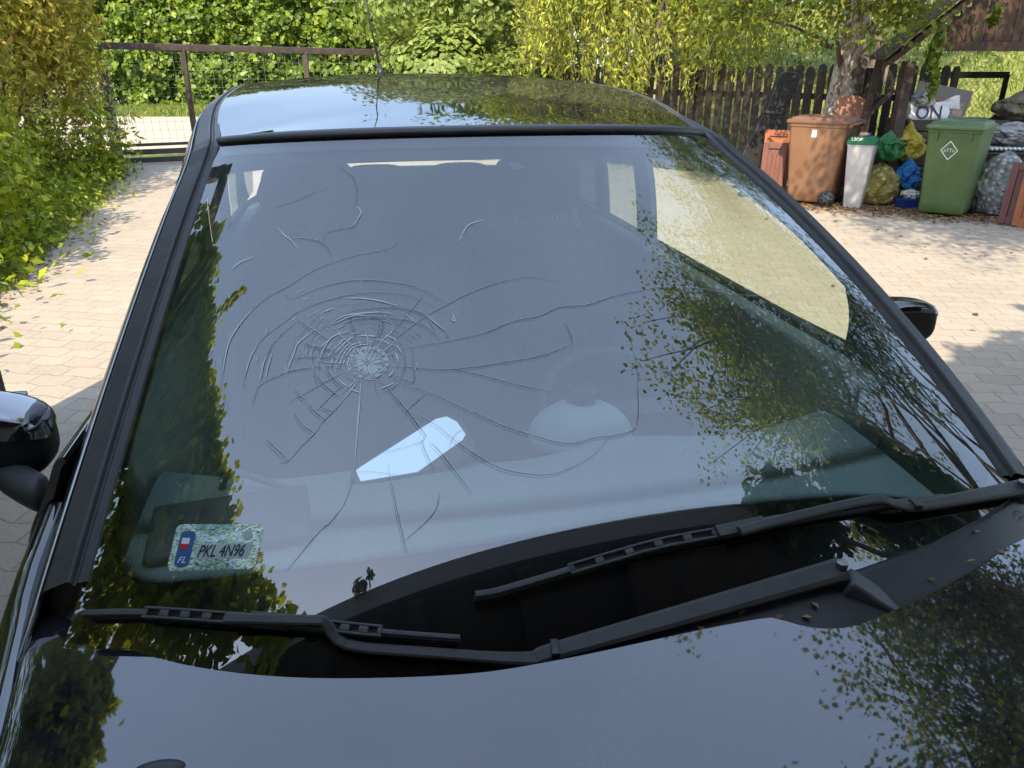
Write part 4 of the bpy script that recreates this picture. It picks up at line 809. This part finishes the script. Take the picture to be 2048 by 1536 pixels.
# birches
def birchbark():
    m,t,out=nm('birch_bark'); tc=N(t,'ShaderNodeTexCoord').outputs['Object']; mp=N(t,'ShaderNodeMapping',{0:tc,3:(1,1,.45)}).outputs[0]
    n1=N(t,'ShaderNodeTexNoise',{'Vector':mp,'Scale':11,'Detail':9,'Roughness':.75}).outputs[0]
    c=ramp(t,n1,[(.38,(.04,.03,.025)),(.46,(.24,.18,.13)),(.53,(.48,.43,.37)),(.7,(.62,.58,.52))])
    b=N(t,'ShaderNodeBsdfPrincipled',{'Base Color':c,'Roughness':.85}); t.links.new(N(t,'ShaderNodeBump',{'Height':n1,'Strength':1.,'Distance':.03}).outputs[0],b.inputs['Normal']); t.links.new(b.outputs[0],out.inputs[0]); return m
BB=birchbark()
def birch(lab,base,lean,H_,blobs,n,seed,size=.055,low=None,r=.15):
    t=thing('birch_tree',lab,'tree',(base[0],base[1],0),0,'birch trees over the yard'); rr=random.Random(seed); mb=MB()
    P=[(0,0,0),(lean[0]*.08,lean[1]*.08,H_*.15),(lean[0]*.3,lean[1]*.3,H_*.4),(lean[0]*.7,lean[1]*.7,H_*.75),(lean[0],lean[1],H_)]; P=[tuple(p) for p in spline(P,5)]
    mb.tube(P,[r*(1.25-1.15*min(1,k/(len(P)-1)))+.008 for k in range(len(P))],14); mb.build('trunk',BB,t,True)
    mb=MB()
    for b in blobs:
        for k in range(7):
            i=rr.randrange(len(P)//4,len(P)-3); a=P[i]; e=(b[0]-base[0]+rr.uniform(-.6,.6)*b[3],b[1]-base[1]+rr.uniform(-.6,.6)*b[4],b[2]+rr.uniform(-.3,.5)*b[5]); limb(mb,a,e,.035,.007,.25,g=rr)
    mb.build('branch',BARK,t,True)
    PP=[]; CL=[]; gg=np.random.default_rng(seed); area=[(b[3]*b[4]*b[5])**(2/3) for b in blobs]
    for b,a in zip(blobs,area):
        m_=int(n*a/sum(area)); nc=max(6,m_//70); c=np.clip(gg.normal(0,.5,(nc,3)),-1,1)*np.array(b[3:6])+np.array(b[:3])   # twig clumps with sky between
        idx=gg.integers(0,nc,m_); off=gg.normal(0,1,(m_,3))*np.array([.15,.15,.20]); PP.append(c[idx]+np.clip(off,-.38,.38))
        for q in c: CL.append((q,b))
    PP=np.concatenate(PP)-np.array([base[0],base[1],0]); PP=PP[PP[:,2]>1.75]
    tw=MB()
    for q,b in CL:                                            # a twig from inside the crown to every spray of leaves
        c0=Vector(b[:3])-Vector((base[0],base[1],0)); q=Vector(q)-Vector((base[0],base[1],0)); m_=c0.lerp(q,.55)+Vector((rr.uniform(-.1,.1),rr.uniform(-.1,.1),.12)); tw.tube([c0.lerp(q,rr.uniform(0,.3)),m_,q,q+Vector((rr.uniform(-.1,.1),rr.uniform(-.1,.1),-.22))],[.012,.008,.005,.002],4,False)
    tw.build('twig',BARK,t)
    leaves('crown',PP,np.zeros((len(PP),3))+[0,0,.5],size,L_BIR,t,1.35,.6,4,seed,1.)
birch('birch with cracked pale bark standing against the picket fence behind the brown bin',(4.22,10.75),(.5,-1.2),9.5,[(3.5,9.6,2.5,1.1,.6,.45),(2.9,10.3,2.2,.8,.4,.42),(3.9,9.5,2.25,.8,.5,.32),(4.45,9.6,2.35,.35,.30,.22),(4.2,9.8,3.3,1.8,1.2,.7),(4.2,9.8,4.6,2.0,1.4,1.2),(4.2,9.3,6.3,2.2,2.2,1.8)],24000,51)
birch('second birch, standing off to the right of the car and spreading over it',(5.6,1.6),(-.6,1.6),10.5,[(4.7,4.4,5.7,1.7,1.9,1.5),(3.7,2.6,5.9,1.2,1.3,1.2),(5.3,2.2,6.8,1.9,1.9,1.9),(3.6,5.4,4.6,1.1,1.3,.9),(4.7,3.7,4.3,1.2,.9,.6),(4.2,4.9,4.1,.9,.9,.5),(5.4,5.6,4.6,1.3,1.3,1.2)],50000,52,.046)
# drooping birch sprays by the shelter
shrub('hanging_branch','leafy birch spray hanging in front of the shelter gable','branch',[(4.92,9.75,1.78,.10,.10,.32),(4.98,9.75,1.42,.07,.07,.18),(5.5,9.7,2.15,.10,.06,.14)],230,.06,L_BIR,(4.9,9.75),seed=53,stems=0,shell=.9,parts=('foliage','x'))
# vine pergola left of the car, out of the picture, seen in the glass
pg=thing('vine_pergola','wooden pergola hung with vine, joined to the balcony on the left of the car','pergola',(-2.2,1.2,0))
for a,b in (((-.25,-1.4),(-.20,2.1)),((-.62,-1.4),(-.6,2.1))): MB().bar((*a,3.12),(*b,3.12),.07,.12).build('beam',DKWOOD,pg)
for x,y in ((-.22,2.08),(-.22,-1.5)): MB().box((x,y,1.53),(.09,.09,3.06)).build('post',DKWOOD,pg)
CV=[(-.60,-.15),(-.86,-.04),(-1.12,.15),(-1.40,.48),(-1.62,.81),(-1.78,1.13),(-2.0,1.46),(-2.10,1.75),(-2.2,2.3),(-2.25,2.9)]
n=12000; q=g.uniform(0,1,n); ys=np.array([c[1] for c in CV]); xs=np.array([c[0] for c in CV]); yv=-.1+2.75*q; xe=np.interp(yv,ys,xs)
wv=np.array([.05*noise.noise(Vector((a*5,0,0))) for a in yv]); xv=xe+wv-g.random(n)**1.2*(.55+.85*np.clip(1-yv/1.1,0,1)); zv=3.12+g.normal(0,.12,n)+.08*np.sin(xv*9+yv*5)
P=np.stack([xv+2.2,yv-1.2,zv],1); T_=[]
for k in range(120):                                        # hanging trails
    y0=g.uniform(-.1,2.6); x0=np.interp(y0,ys,xs)-g.uniform(0,.45); L_=g.uniform(.15,.75)
    for j in range(int(L_*75)): s_=g.random(); T_.append((x0+2.2+g.normal(0,.03),y0-1.2+g.normal(0,.03),3.1-L_*s_))
for k in range(40): s_=k/40; T_.append((2.2-2.08+.40*s_+g.normal(0,.02),1.75-1.2+.08*s_+g.normal(0,.02),3.15+.05*s_+g.normal(0,.02)))   # one trail reaching out
cx=g.uniform(-.30,-.06,11000); cy=g.uniform(-2.4,1.8,11000); cz=.15+2.95*g.random(11000)   # curtain of leaves down the side
P=np.concatenate([P,np.array(T_),np.stack([cx+.05*np.sin(cz*6+cy*4),cy,cz],1)]); leaves('vine_foliage',P,np.zeros((len(P),3))+[.5,0,-.6],.055,L_VIN,pg,1.3,.6,6,17,.9)
shrub('bushy_tree','small dark bushy tree off the right front wing, shading a patch of paving','tree',[(2.95,1.05,3.2,.55,.36,.34),(3.6,1.4,3.1,.5,.36,.32),(2.20,.66,3.32,.34,.28,.24),(3.2,1.5,3.5,.3,.25,.25)],11000,.055,L_DRK,(3.6,1.3),seed=54,stems=5,shell=.9,parts=('crown','trunk'),r0=.045)
shrub('balcony_plant','small leafy sprig poking out over the balcony edge','plant',[(-.46,-.05,3.47,.06,.06,.06),(-.40,.0,3.51,.03,.03,.04)],60,.035,L_DRK,(0,.1),seed=55,stems=0,shell=.8,parts=('foliage','x'))
# ------------------------------------------------------------ shelter and rubbish
GAB=PM('shelter_boards',(.045,.022,.014),.7,(.09,.045,.028),4,bump=.5,bscale=20,stretch=(6,1,.4))
sh=thing('wooden_shelter','open brown timber shelter with a boarded gable over the rubbish','shelter',(6.8,10,0))
mb=MB(); x=-1.75
while x<1.75:
    za=3.55-.83*abs(x+.055)-.06; mb.box((x+.055,.02+.004*((int(x*100))%3),(1.86+za)/2),(.104,.022,za-1.86)); x+=.11
mb.build('gable_boards',GAB,sh)
MB().box((.0,-.012,1.84),(3.6,.05,.10)).build('tie_beam',GAB,sh)
for s in (-1,1): 
    MB().bar((s*2.32,-.03,1.66),(0,-.03,3.58),.06,.15,(0,1,0)).build('rafter',GAB,sh)
    mb=MB(); mb.add([(s*2.4,-.12,1.70),(0,-.12,3.70),(0,.30,3.70),(s*2.4,.30,1.70),(s*2.4,-.12,1.74),(0,-.12,3.74),(0,.30,3.74),(s*2.4,.30,1.74)],[(0,3,2,1),(4,5,6,7),(0,1,5,4),(2,3,7,6),(0,4,7,3),(1,2,6,5)]); mb.build('roof_slope',DKWOOD,sh)
for x,y in ((-2.02,.05),(2.02,.05),(-2.02,1.85),(2.02,1.85)): MB().box((x,y,.84),(.12,.12,1.68)).build('post',DKWOOD,sh)
MB().bar((-2.40,.32,.2),(-2.25,.32,1.75),.07,.07,(0,1,0)).build('brace',DKWOOD,sh); MB().bar((-2.55,.35,.75),(-2.0,.35,1.35),.05,.05,(0,1,0)).build('brace',DKWOOD,sh)
def rr_ring(w,d,z,r,n=5):
    P=[]
    for sx,sy,a0 in ((1,1,0),(-1,1,pi/2),(-1,-1,pi),(1,-1,3*pi/2)):
        for k in range(n+1): a=a0+pi/2*k/n; P.append((sx*(w/2-r)+r*cos(a),sy*(d/2-r)+r*sin(a),z))
    return P
def wheelie(lab,loc,rz,col,lidc,grp):
    t=thing('wheeled_bin',lab,'bin',loc,rz,grp); 
    mb=MB(); rings=[]
    for z,w_,d_ in ((.04,.44,.50),(.06,.47,.53),(.16,.48,.54),(.55,.515,.62),(.93,.55,.69),(.935,.57,.71),(.985,.575,.715),(.985,.53,.67),(.5,.47,.55)):
        rings.append([(x,y+.02*(z-.5),z) for x,y,_ in rr_ring(w_,d_,z,.05)])
    mb.loft(rings); mb.build('bin_body',col,t,True).modifiers.new('e','EDGE_SPLIT').split_angle=R(40)
    for x in (-.17,.17): MB().box((x,-.355,.90),(.025,.02,.075)).build('lift_rib',col,t,bevel=.004)
    mb=MB(); rings=[[(x,y,z) for x,y,_ in rr_ring(w_,d_,0,r)] for z,w_,d_,r in ((.975,.60,.76,.05),(.99,.61,.77,.05),(1.012,.60,.76,.05),(1.018,.55,.70,.07),(1.045,.52,.66,.08),(1.055,.44,.56,.09),(1.052,.40,.50,.09),(1.040,.38,.48,.08))]
    mb.loft(rings); mb.build('lid',lidc,t,True).modifiers.new('e','EDGE_SPLIT').split_angle=R(40)
    mb=MB(); mb.tube([(-.26,.405,.975),(.26,.405,.975)],.016,10); [mb.box((x,.385,.96),(.03,.06,.05)) for x in (-.25,0,.25)]; mb.build('handle',lidc,t,True)
    for s in (-1,1):
        mb=MB(); mb.loft([[(s*.255+x,.23+r*cos(a),.10+r*sin(a)) for a in [i/24*2*pi for i in range(24)]] for r,x in ((.075,-.024),(.096,-.02),(.10,0),(.096,.02),(.075,.024))]); w_=mb.build('wheel',PLA,t,True)
        mb=MB(); mb.tube([(s*.255-.03,.23,.10),(s*.255+.03,.23,.10)],.05,16); [mb.bar((s*.285,.23,.10),(s*.285,.23+.085*cos(a),.10+.085*sin(a)),.014,.008,(1,0,0)) for a in [i/6*2*pi for i in range(6)]]; mb.build('hub',PLG,w_,True)
    MB().tube([(-.25,.23,.10),(.25,.23,.10)],.012,8).build('axle',METAL,t,True)
    return t
BRN=PM('brown_bin_plastic',(.17,.085,.045),.5,(.22,.115,.06),3,rv=.1,lo=.3,hi=.7); BRL=PM('brown_lid',(.16,.075,.045),.45,(.20,.10,.06),4)
GRNB=PM('green_bin_plastic',(.075,.125,.035),.5,(.10,.155,.05),3,rv=.1); GRL=PM('green_lid',(.09,.15,.07),.42,(.12,.19,.09),5)
wb=wheelie('brown wheeled bin, side on, with a small white label',(3.86,10.02,.008),R(-128),BRN,BRL,'wheeled bins')
MB().box((.2735,-.02,.86),(.004,.055,.085)).build('bin_label',WHP,wb)
wg=wheelie('green wheeled bin with a white diamond badge',(5.13,9.22,.008),R(-40),GRNB,GRL,'wheeled bins')
WHT=PM('badge_white',(.75,.77,.75),.5); fy=-.352; mb=MB(); c_=Vector((-.02,fy+.012,.745)); D=[c_+Vector((0,0,.10)),c_+Vector((.085,.0,0)),c_+Vector((0,0,-.10)),c_+Vector((-.085,0,0))]
yo=lambda z:-(.62/2+(z-.55)/.38*.035)+.02*(z-.5)-.003
for k in range(4):
    a,b=D[k].copy(),D[(k+1)%4].copy(); a.y=yo(a.z);b.y=yo(b.z); mb.bar(a,b,.009,.003,(0,-1,0))
mb.build('diamond_badge',WHT,wg)
Mx=Matrix.Translation((-.02,yo(.745)-.002,.745))@Matrix.Rotation(R(90-5.3),4,'X'); text('badge_lettering','oTTo',.052,WHT,wg,Mx,.0008,sx=.95)
# narrow pale bin with green lid
nbn=thing('narrow_bin','narrow pale grey bin with a dark green lid beside the brown bin','bin',(4.23,9.68,.008),R(-30))
mb=MB(); mb.loft([[(x,y,z) for x,y,_ in rr_ring(w_,d_,0,.025)] for z,w_,d_ in ((0,.19,.26),(.01,.20,.27),(.74,.30,.37),(.742,.315,.385),(.765,.315,.385),(.765,.29,.36))]); mb.build('bin_body',PM('pale_bin_plastic',(.50,.48,.46),.5,(.56,.54,.52),4),nbn,True).modifiers.new('e','EDGE_SPLIT').split_angle=R(40)
LG=PM('lid_green',(.015,.12,.055),.4,(.02,.15,.07),6); mb=MB(); mb.loft([[(x,y,z) for x,y,_ in rr_ring(w_,d_,0,.03)] for z,w_,d_ in ((.755,.33,.40),(.80,.33,.40),(.835,.27,.34),(.84,.25,.30))]); lo_=mb.build('lid',LG,nbn,True); lo_.modifiers.new('e','EDGE_SPLIT').split_angle=R(40)
text('lid_lettering','LSOP',.055,WHT,lo_,Matrix.Translation((-.05,-.192,.815))@Matrix.Rotation(R(55),4,'X'),.001)
bt=thing('plastic_bottle','crushed pink and blue bottle lying on the green lid','bottle',(4.22,9.66,.862),R(20)); mb=MB(); mb.tube([(-.07,0,.0),(-.05,0,.005),(.03,0,.01),(.05,0,.01),(.07,0,.01)],[.02,.027,.024,.012,.012],12); mb.build('bottle_body',PM('pink_plastic',(.65,.30,.27),.4,(.7,.5,.5),20),bt,True); MB().tube([(.065,0,.01),(.095,0,.01)],.015,12).build('bottle_cap',PM('blue_plastic',(.02,.07,.35),.4),bt,True)
# bags
def bagmat(name,c,c2,tr=.3,rough=.32,scale=7,cans=None):
    m,t,out=nm(name); tc=N(t,'ShaderNodeTexCoord').outputs['Object']; no=N(t,'ShaderNodeTexNoise',{'Vector':tc,'Scale':scale,'Detail':5,'Roughness':.6}).outputs[0]
    col=ramp(t,no,[(.35,c),(.65,c2)])
    if cans:                                              # round can ends pressing against the film, their highlights painted into the colour
        vd=N(t,'ShaderNodeTexVoronoi',{'Vector':tc,'Scale':15}).outputs['Distance']
        col=N(t,'ShaderNodeMix',{0:ramp(t,vd,[(.26,(1,1,1)),(.34,(.1,.1,.1)),(.40,(.4,.4,.4)),(.5,(0,0,0))]),6:col,7:c4(cans)},data_type='RGBA').outputs[2]
    b=N(t,'ShaderNodeBsdfPrincipled',{'Base Color':col,'Roughness':rough})
    n2=N(t,'ShaderNodeTexNoise',{'Vector':tc,'Scale':scale*2.4,'Detail':6,'Distortion':1.2}).outputs[0]; t.links.new(N(t,'ShaderNodeBump',{'Height':n2,'Strength':.9,'Distance':.03}).outputs[0],b.inputs['Normal'])
    mx=N(t,'ShaderNodeMixShader',{0:tr,1:b.outputs[0],2:N(t,'ShaderNodeBsdfTranslucent',{0:col}).outputs[0]}); t.links.new(mx.outputs[0],out.inputs[0]); return m
def bag(name,lab,loc,r,h,mat,seed,lump=.10,tie=True,cat='bag',flare=0,group=None):
    import bmesh
    bm=bmesh.new(); bmesh.ops.create_icosphere(bm,subdivisions=6,radius=1)
    for v in bm.verts:
        p=v.co.copy(); z=p.z; k=1+lump*noise.noise(p*2.2+Vector((seed,0,0)))*2+lump*.7*noise.noise(p*5+Vector((seed,3,0)))+.035*abs(sin(math.atan2(p.y,p.x)*7+seed+z*2.5))*max(0,z)-.10*(1-abs(noise.noise(p*3.1+Vector((0,seed,0))))*2)**6*(lump>.08)-.05*(1-abs(noise.noise(p*7.3+Vector((0,0,seed))))*2)**5
        if z<-.6: p.z=-.6+(z+.6)*.15
        if tie and z>.55: s=(z-.55)/.45; k*=1-.55*s; p.z=z+.30*s*s
        q=1+.12*(1-abs(z))
        if flare: d0=noise.voronoi(Vector((p.x*r[0],p.y*r[1],z*h*.5))*13+Vector((seed,0,0)))[0][0]; k+=.20*max(0,.42-d0)
        v.co=Vector((p.x*k*r[0]*q,p.y*k*r[1]*q,(p.z+.66)/1.9*h*(1+.05*noise.noise(p*3))))
    me=bpy.data.meshes.new(name); bm.to_mesh(me); bm.free(); o=link(name,me,mat,None,True); o.location=loc; return tag(o,lab,cat,group)
CANY=bagmat('yellow_sack',(.22,.20,.04),(.42,.38,.12),.2,scale=9,cans=(.66,.62,.34))
bag('rubbish_sack','large translucent yellow sack of cans, under the green bag','Z',0,0,0,0) if False else None
def sack_can(name,lab,loc,r,h,mat,seed,cm):
    return bag(name,lab,loc,r,h,mat,seed,.06,False,'bag',1)
sack_can('rubbish_sack','large yellow see-through sack full of cans, standing under the green bag',(4.62,9.95,.01),(.235,.22),.56,CANY,3,bagmat('yellow_film',(.42,.40,.12),(.58,.55,.25),.2))
bag('rubbish_bag','crumpled green plastic bag on top of the yellow sack',(4.68,9.98,.53),(.17,.15),.36,bagmat('green_film',(.02,.16,.05),(.06,.30,.11)),5,.22)
bag('rubbish_bag','yellow plastic bag tucked against the left of the green bin lid',(4.98,10.12,.52),(.17,.16),.46,bagmat('yellow_bag_film',(.42,.32,.02),(.60,.50,.08)),8,.24)
bag('rubbish_bag','bright blue bag squeezed between the yellow sack and the green bin',(4.97,9.95,.20),(.14,.16),.38,bagmat('blue_film',(.01,.13,.40),(.03,.26,.62)),12,.20)
sack_can('rubbish_sack','clear grey sack of cans standing right of the green bin',(5.72,9.22,.01),(.25,.24),.80,bagmat('clear_film',(.16,.18,.17),(.36,.38,.37),.25,.22,8,cans=(.62,.64,.62)),15,bagmat('grey_film',(.30,.32,.30),(.5,.52,.5),.2,.2))
mb=MB(); mb.box((0,0,.06),(.20,.16,.11),taper=1.08); tag(mb.build('small_crate',PM('navy_plastic',(.01,.03,.16),.4),None,bevel=.008),'small dark blue crate on the ground left of the green bin','crate').location=(4.86,9.62,.008)
bag('crumpled_paper','crumpled white paper heaped over the small blue crate',(4.92,9.68,.12),(.09,.08),.12,bagmat('paper',(.5,.5,.5),(.7,.7,.7),.1,.8),17,.3,False,'paper')
# timber box carrying the upper things
mb=MB(); [mb.box((0,-.30,.1+.14*k),(1.25,.025,.125)) for k in range(7)]; [mb.box((x,0,.5),(.025,.6,.98)) for x in (-.62,.62)]; mb.box((0,0,.985),(1.28,.64,.03)); mb.box((0,.3,.5),(1.2,.03,.95)); tag(mb.build('timber_box',DKWOOD,None),'dark timber box behind the green bin, loaded with rubbish','box').location=(5.58,10.45,0)
def slab(name,lab,cat,poly,y,th,mat,rx=0,z0=0,group=None):
    mb=MB(); n=len(poly); mb.add([(p[0],y,p[1]) for p in poly]+[(p[0],y+th,p[1]) for p in poly],[tuple(range(n)),tuple(range(2*n-1,n-1,-1))]+[(k,k+n,(k+1)%n+n,(k+1)%n) for k in range(n)]); o=mb.build(name,mat,None,bevel=.004); return tag(o,lab,cat,group)
slab('cardboard_sheet','large grey cardboard sheet leaning behind the white wedge','cardboard',[(5.12,1.0),(5.24,1.45),(5.96,1.32),(5.90,1.0)],10.62,.02,PM('grey_card',(.30,.28,.25),.8,(.34,.32,.29),3))
slab('foam_wedge','white polystyrene wedge on the pile behind the green bin','foam',[(5.33,1.13),(5.66,1.285),(5.69,1.12)],10.38,.09,PM('foam_white',(.70,.71,.72),.8))
pb=thing('carrier_bag','white carrier bag with large dark blue letters behind the green bin lid','bag',(5.22,10.25,1.0)); mb=MB(); rings=[]
for k in range(7):
    z=k/6; rings.append([((x*(1+.05*sin(k*2.1+x*9))),y*(1-.25*z)+.01*sin(x*14+k),z*.21+.010*sin(x*12)) for x,y,_ in rr_ring(.50,.16,0,.04,6)])
mb.loft(rings); pbb=mb.build('bag_body',PM('carrier_white',(.66,.66,.66),.55,(.72,.72,.72),6,bump=.3),pb,True)
text('bag_lettering','ON',.22,PM('navy_ink',(.012,.012,.10),.5),pbb,Matrix.Translation((-.02,-.088,.085))@Matrix.Rotation(R(86),4,'X'),.003,sx=.95)
bag('small_bag','small pale grey bag bulging above the carrier bag',(5.13,10.22,1.16),(.12,.10),.20,bagmat('grey_bag_film',(.35,.35,.36),(.48,.48,.5),.2),21,.2)
bag('orange_pouch','small orange pouch between the pale bag and the foam wedge',(5.33,10.25,1.14),(.035,.03),.12,bagmat('orange_film',(.55,.16,.02),(.65,.25,.05)),23,.15,False,'packet')
# rack of cans with a grey bag on it
rk=thing('wire_rack','low dark rack holding a tray of cans right of the green bin','rack',(6.05,9.85,0)); mb=MB(); [mb.box((x,y,.31),(.04,.04,.62)) for x in (-.45,.45) for y in (-.2,.2)]; mb.box((0,0,.63),(1.0,.5,.03)); mb.box((0,0,.3),(1.0,.5,.02)); mb.build('frame',BLK,rk)
tr_=thing('can_tray','tray of silver cans lying on the dark rack','tray',(5.98,9.72,.65)); MB().box((0,0,.01),(.62,.26,.02)).build('tray_base',PLA,tr_)
mb=MB(); [mb.tube([(-.28+.056*k,-.11+.115*j,.055),(-.28+.056*k,-.01+.115*j,.055)],.026,12) for k in range(11) for j in range(2)]; mb.build('cans',PM('can_silver',(.6,.62,.64),.3,(.35,.36,.38),30,metal=.6),tr_,True)
bag('rubbish_bag','crumpled grey plastic bag on top of the tray of cans',(6.12,9.85,.74),(.28,.20),.30,bagmat('pale_film',(.28,.28,.29),(.5,.5,.52),.2,.25,9),27,.25,False)
slab('brown_board','dark brown board leaning at the back right of the shelter','board',[(5.95,.9),(6.25,1.15),(6.5,1.1),(6.4,.65),(6.1,.65)],10.35,.02,GAB)
bag('fabric_sack','dull olive sack slumped at the right edge under the shelter',(6.45,10.3,1.0),(.33,.2),.36,bagmat('sack_cloth',(.10,.09,.06),(.16,.14,.10),.05,.9),29,.15)
# doors and boards
ORW=PM('orange_wood',(.26,.075,.025),.4,(.36,.12,.04),4,bump=.15,stretch=(4,4,.6)); RDW=PM('red_brown_wood',(.11,.035,.025),.45,(.16,.055,.04),4,stretch=(4,4,.6))
def panel_door(lab,loc,rz,w_,h,mat,lean=R(-8),group='old cupboard doors'):
    t=thing('cupboard_door',lab,'door',loc,rz,group); M_=Matrix.Rotation(lean,4,'X')
    mb=MB(); mb.M=M_; mb.box((0,.02,h/2),(w_,.02,h)); [mb.box((s*(w_/2-.035),0,h/2),(.07,.026,h)) for s in (-1,1)]; [mb.box((0,0,z),(w_-.14,.024,.08)) for z in (.04,h-.04)]; mb.build('door_leaf',mat,t,bevel=.004)
    mb=MB(); mb.M=M_; mb.box((0,.006,h/2),(w_-.24,.014,h-.26)); mb.build('raised_panel',mat,t,bevel=.010)
    return t
panel_door('front orange cupboard door leaning at the right edge of the picture',(5.66,8.30,.01),R(-38),.50,.62,ORW)
panel_door('red brown cupboard door just behind the orange one at the right edge',(5.58,8.45,.01),R(-44),.48,.66,RDW)
slab('tan_board','plain tan board standing upright behind the orange door','board',[(5.80,.0),(5.80,.86),(6.1,.84),(6.1,.0)],8.75,.018,PM('tan_board',(.38,.27,.16),.7,(.42,.31,.19),5))
panel_door('orange cupboard door leaning left of the brown bin',(3.50,10.62,.01),R(-28),.36,.84,ORW)
panel_door('red brown cupboard door tucked behind the brown bin on its left',(3.42,10.42,.01),R(-20),.30,.70,RDW)
mb=MB(); mb.M=Matrix.Rotation(R(-6),4,'X'); mb.box((0,0,.40),(.40,.02,.80)); [mb.box((-.18+.045*k,-.016,.40),(.022,.014,.78)) for k in range(9)]; o=mb.build('ribbed_door',RDW,None,bevel=.003); tag(o,'dark red ribbed door between the brown bin and the narrow bin','door'); o.location=(4.30,10.28,.01); o.rotation_euler=(0,0,R(-15))
rb_=slab('round_board','light brown board with a rounded corner behind the brown bin','board',[(4.16,.01),(4.16,1.27)]+[(4.36+.27*sin(a),1.01+.27*cos(a)) for a in [k/8*pi/2 for k in range(9)]]+[(4.63,.01)],10.50,.018,PM('brown_laminate',(.40,.20,.13),.45,(.45,.23,.15),4))
# black plastic wheel-arch liner / car trim
bp=thing('car_trim_panel','tall black plastic car trim panel leaning on the picket fence','car part',(3.40,10.98,0))
SP=[(-.30,.30),(-.26,.46),(-.02,1.02),(.02,1.08),(.12,1.46),(.16,1.53),(.24,1.56),(.36,1.55),(.42,1.50),(.38,1.30),(.33,1.22),(.30,1.10),(.26,.98),(.26,.90),(.10,.34),(.05,.22),(-.20,.18)]
def poly3(poly,y0,y1,sc=1,c=(0,.8)): return [[(c[0]+(x-c[0])*s,y,c[1]+(z-c[1])*s) for x,z in poly] for y,s in ((y0,sc),(y1,1))]
mb=MB(); r1=[(x,.0-.18*(z-.2)*0,z) for x,z in SP]; c_=(.06,.85)
mb.loft([[(x,.10,z) for x,z in SP],[(x,.0,z) for x,z in SP],[(c_[0]+(x-c_[0])*.93,-.018,c_[1]+(z-c_[1])*.97) for x,z in SP]]); mb.build('trim_shell',PLA,bp,bevel=.008)
mb=MB(); mb.loft([[(x,-.02,z) for x,z in [(.13,1.10),(.20,1.42),(.32,1.42),(.30,1.28),(.25,1.22),(.25,1.13)]],[(x*.94+.014,-.045,z*.97+.035) for x,z in [(.13,1.10),(.20,1.42),(.32,1.42),(.30,1.28),(.25,1.22),(.25,1.13)]]]); mb.build('trim_pocket',PLA,bp,bevel=.006)
MB().box((.09,-.03,1.05),(.28,.03,.03),ry=R(5)).build('trim_ridge',PLG,bp,bevel=.004)
bag('green_sheet','folded grey green plastic sheet under the black trim panel',(3.30,10.55,.02),(.24,.14),.34,bagmat('green_sheet_film',(.06,.14,.09),(.13,.24,.16),.1,.6),33,.2,False,'sheet')
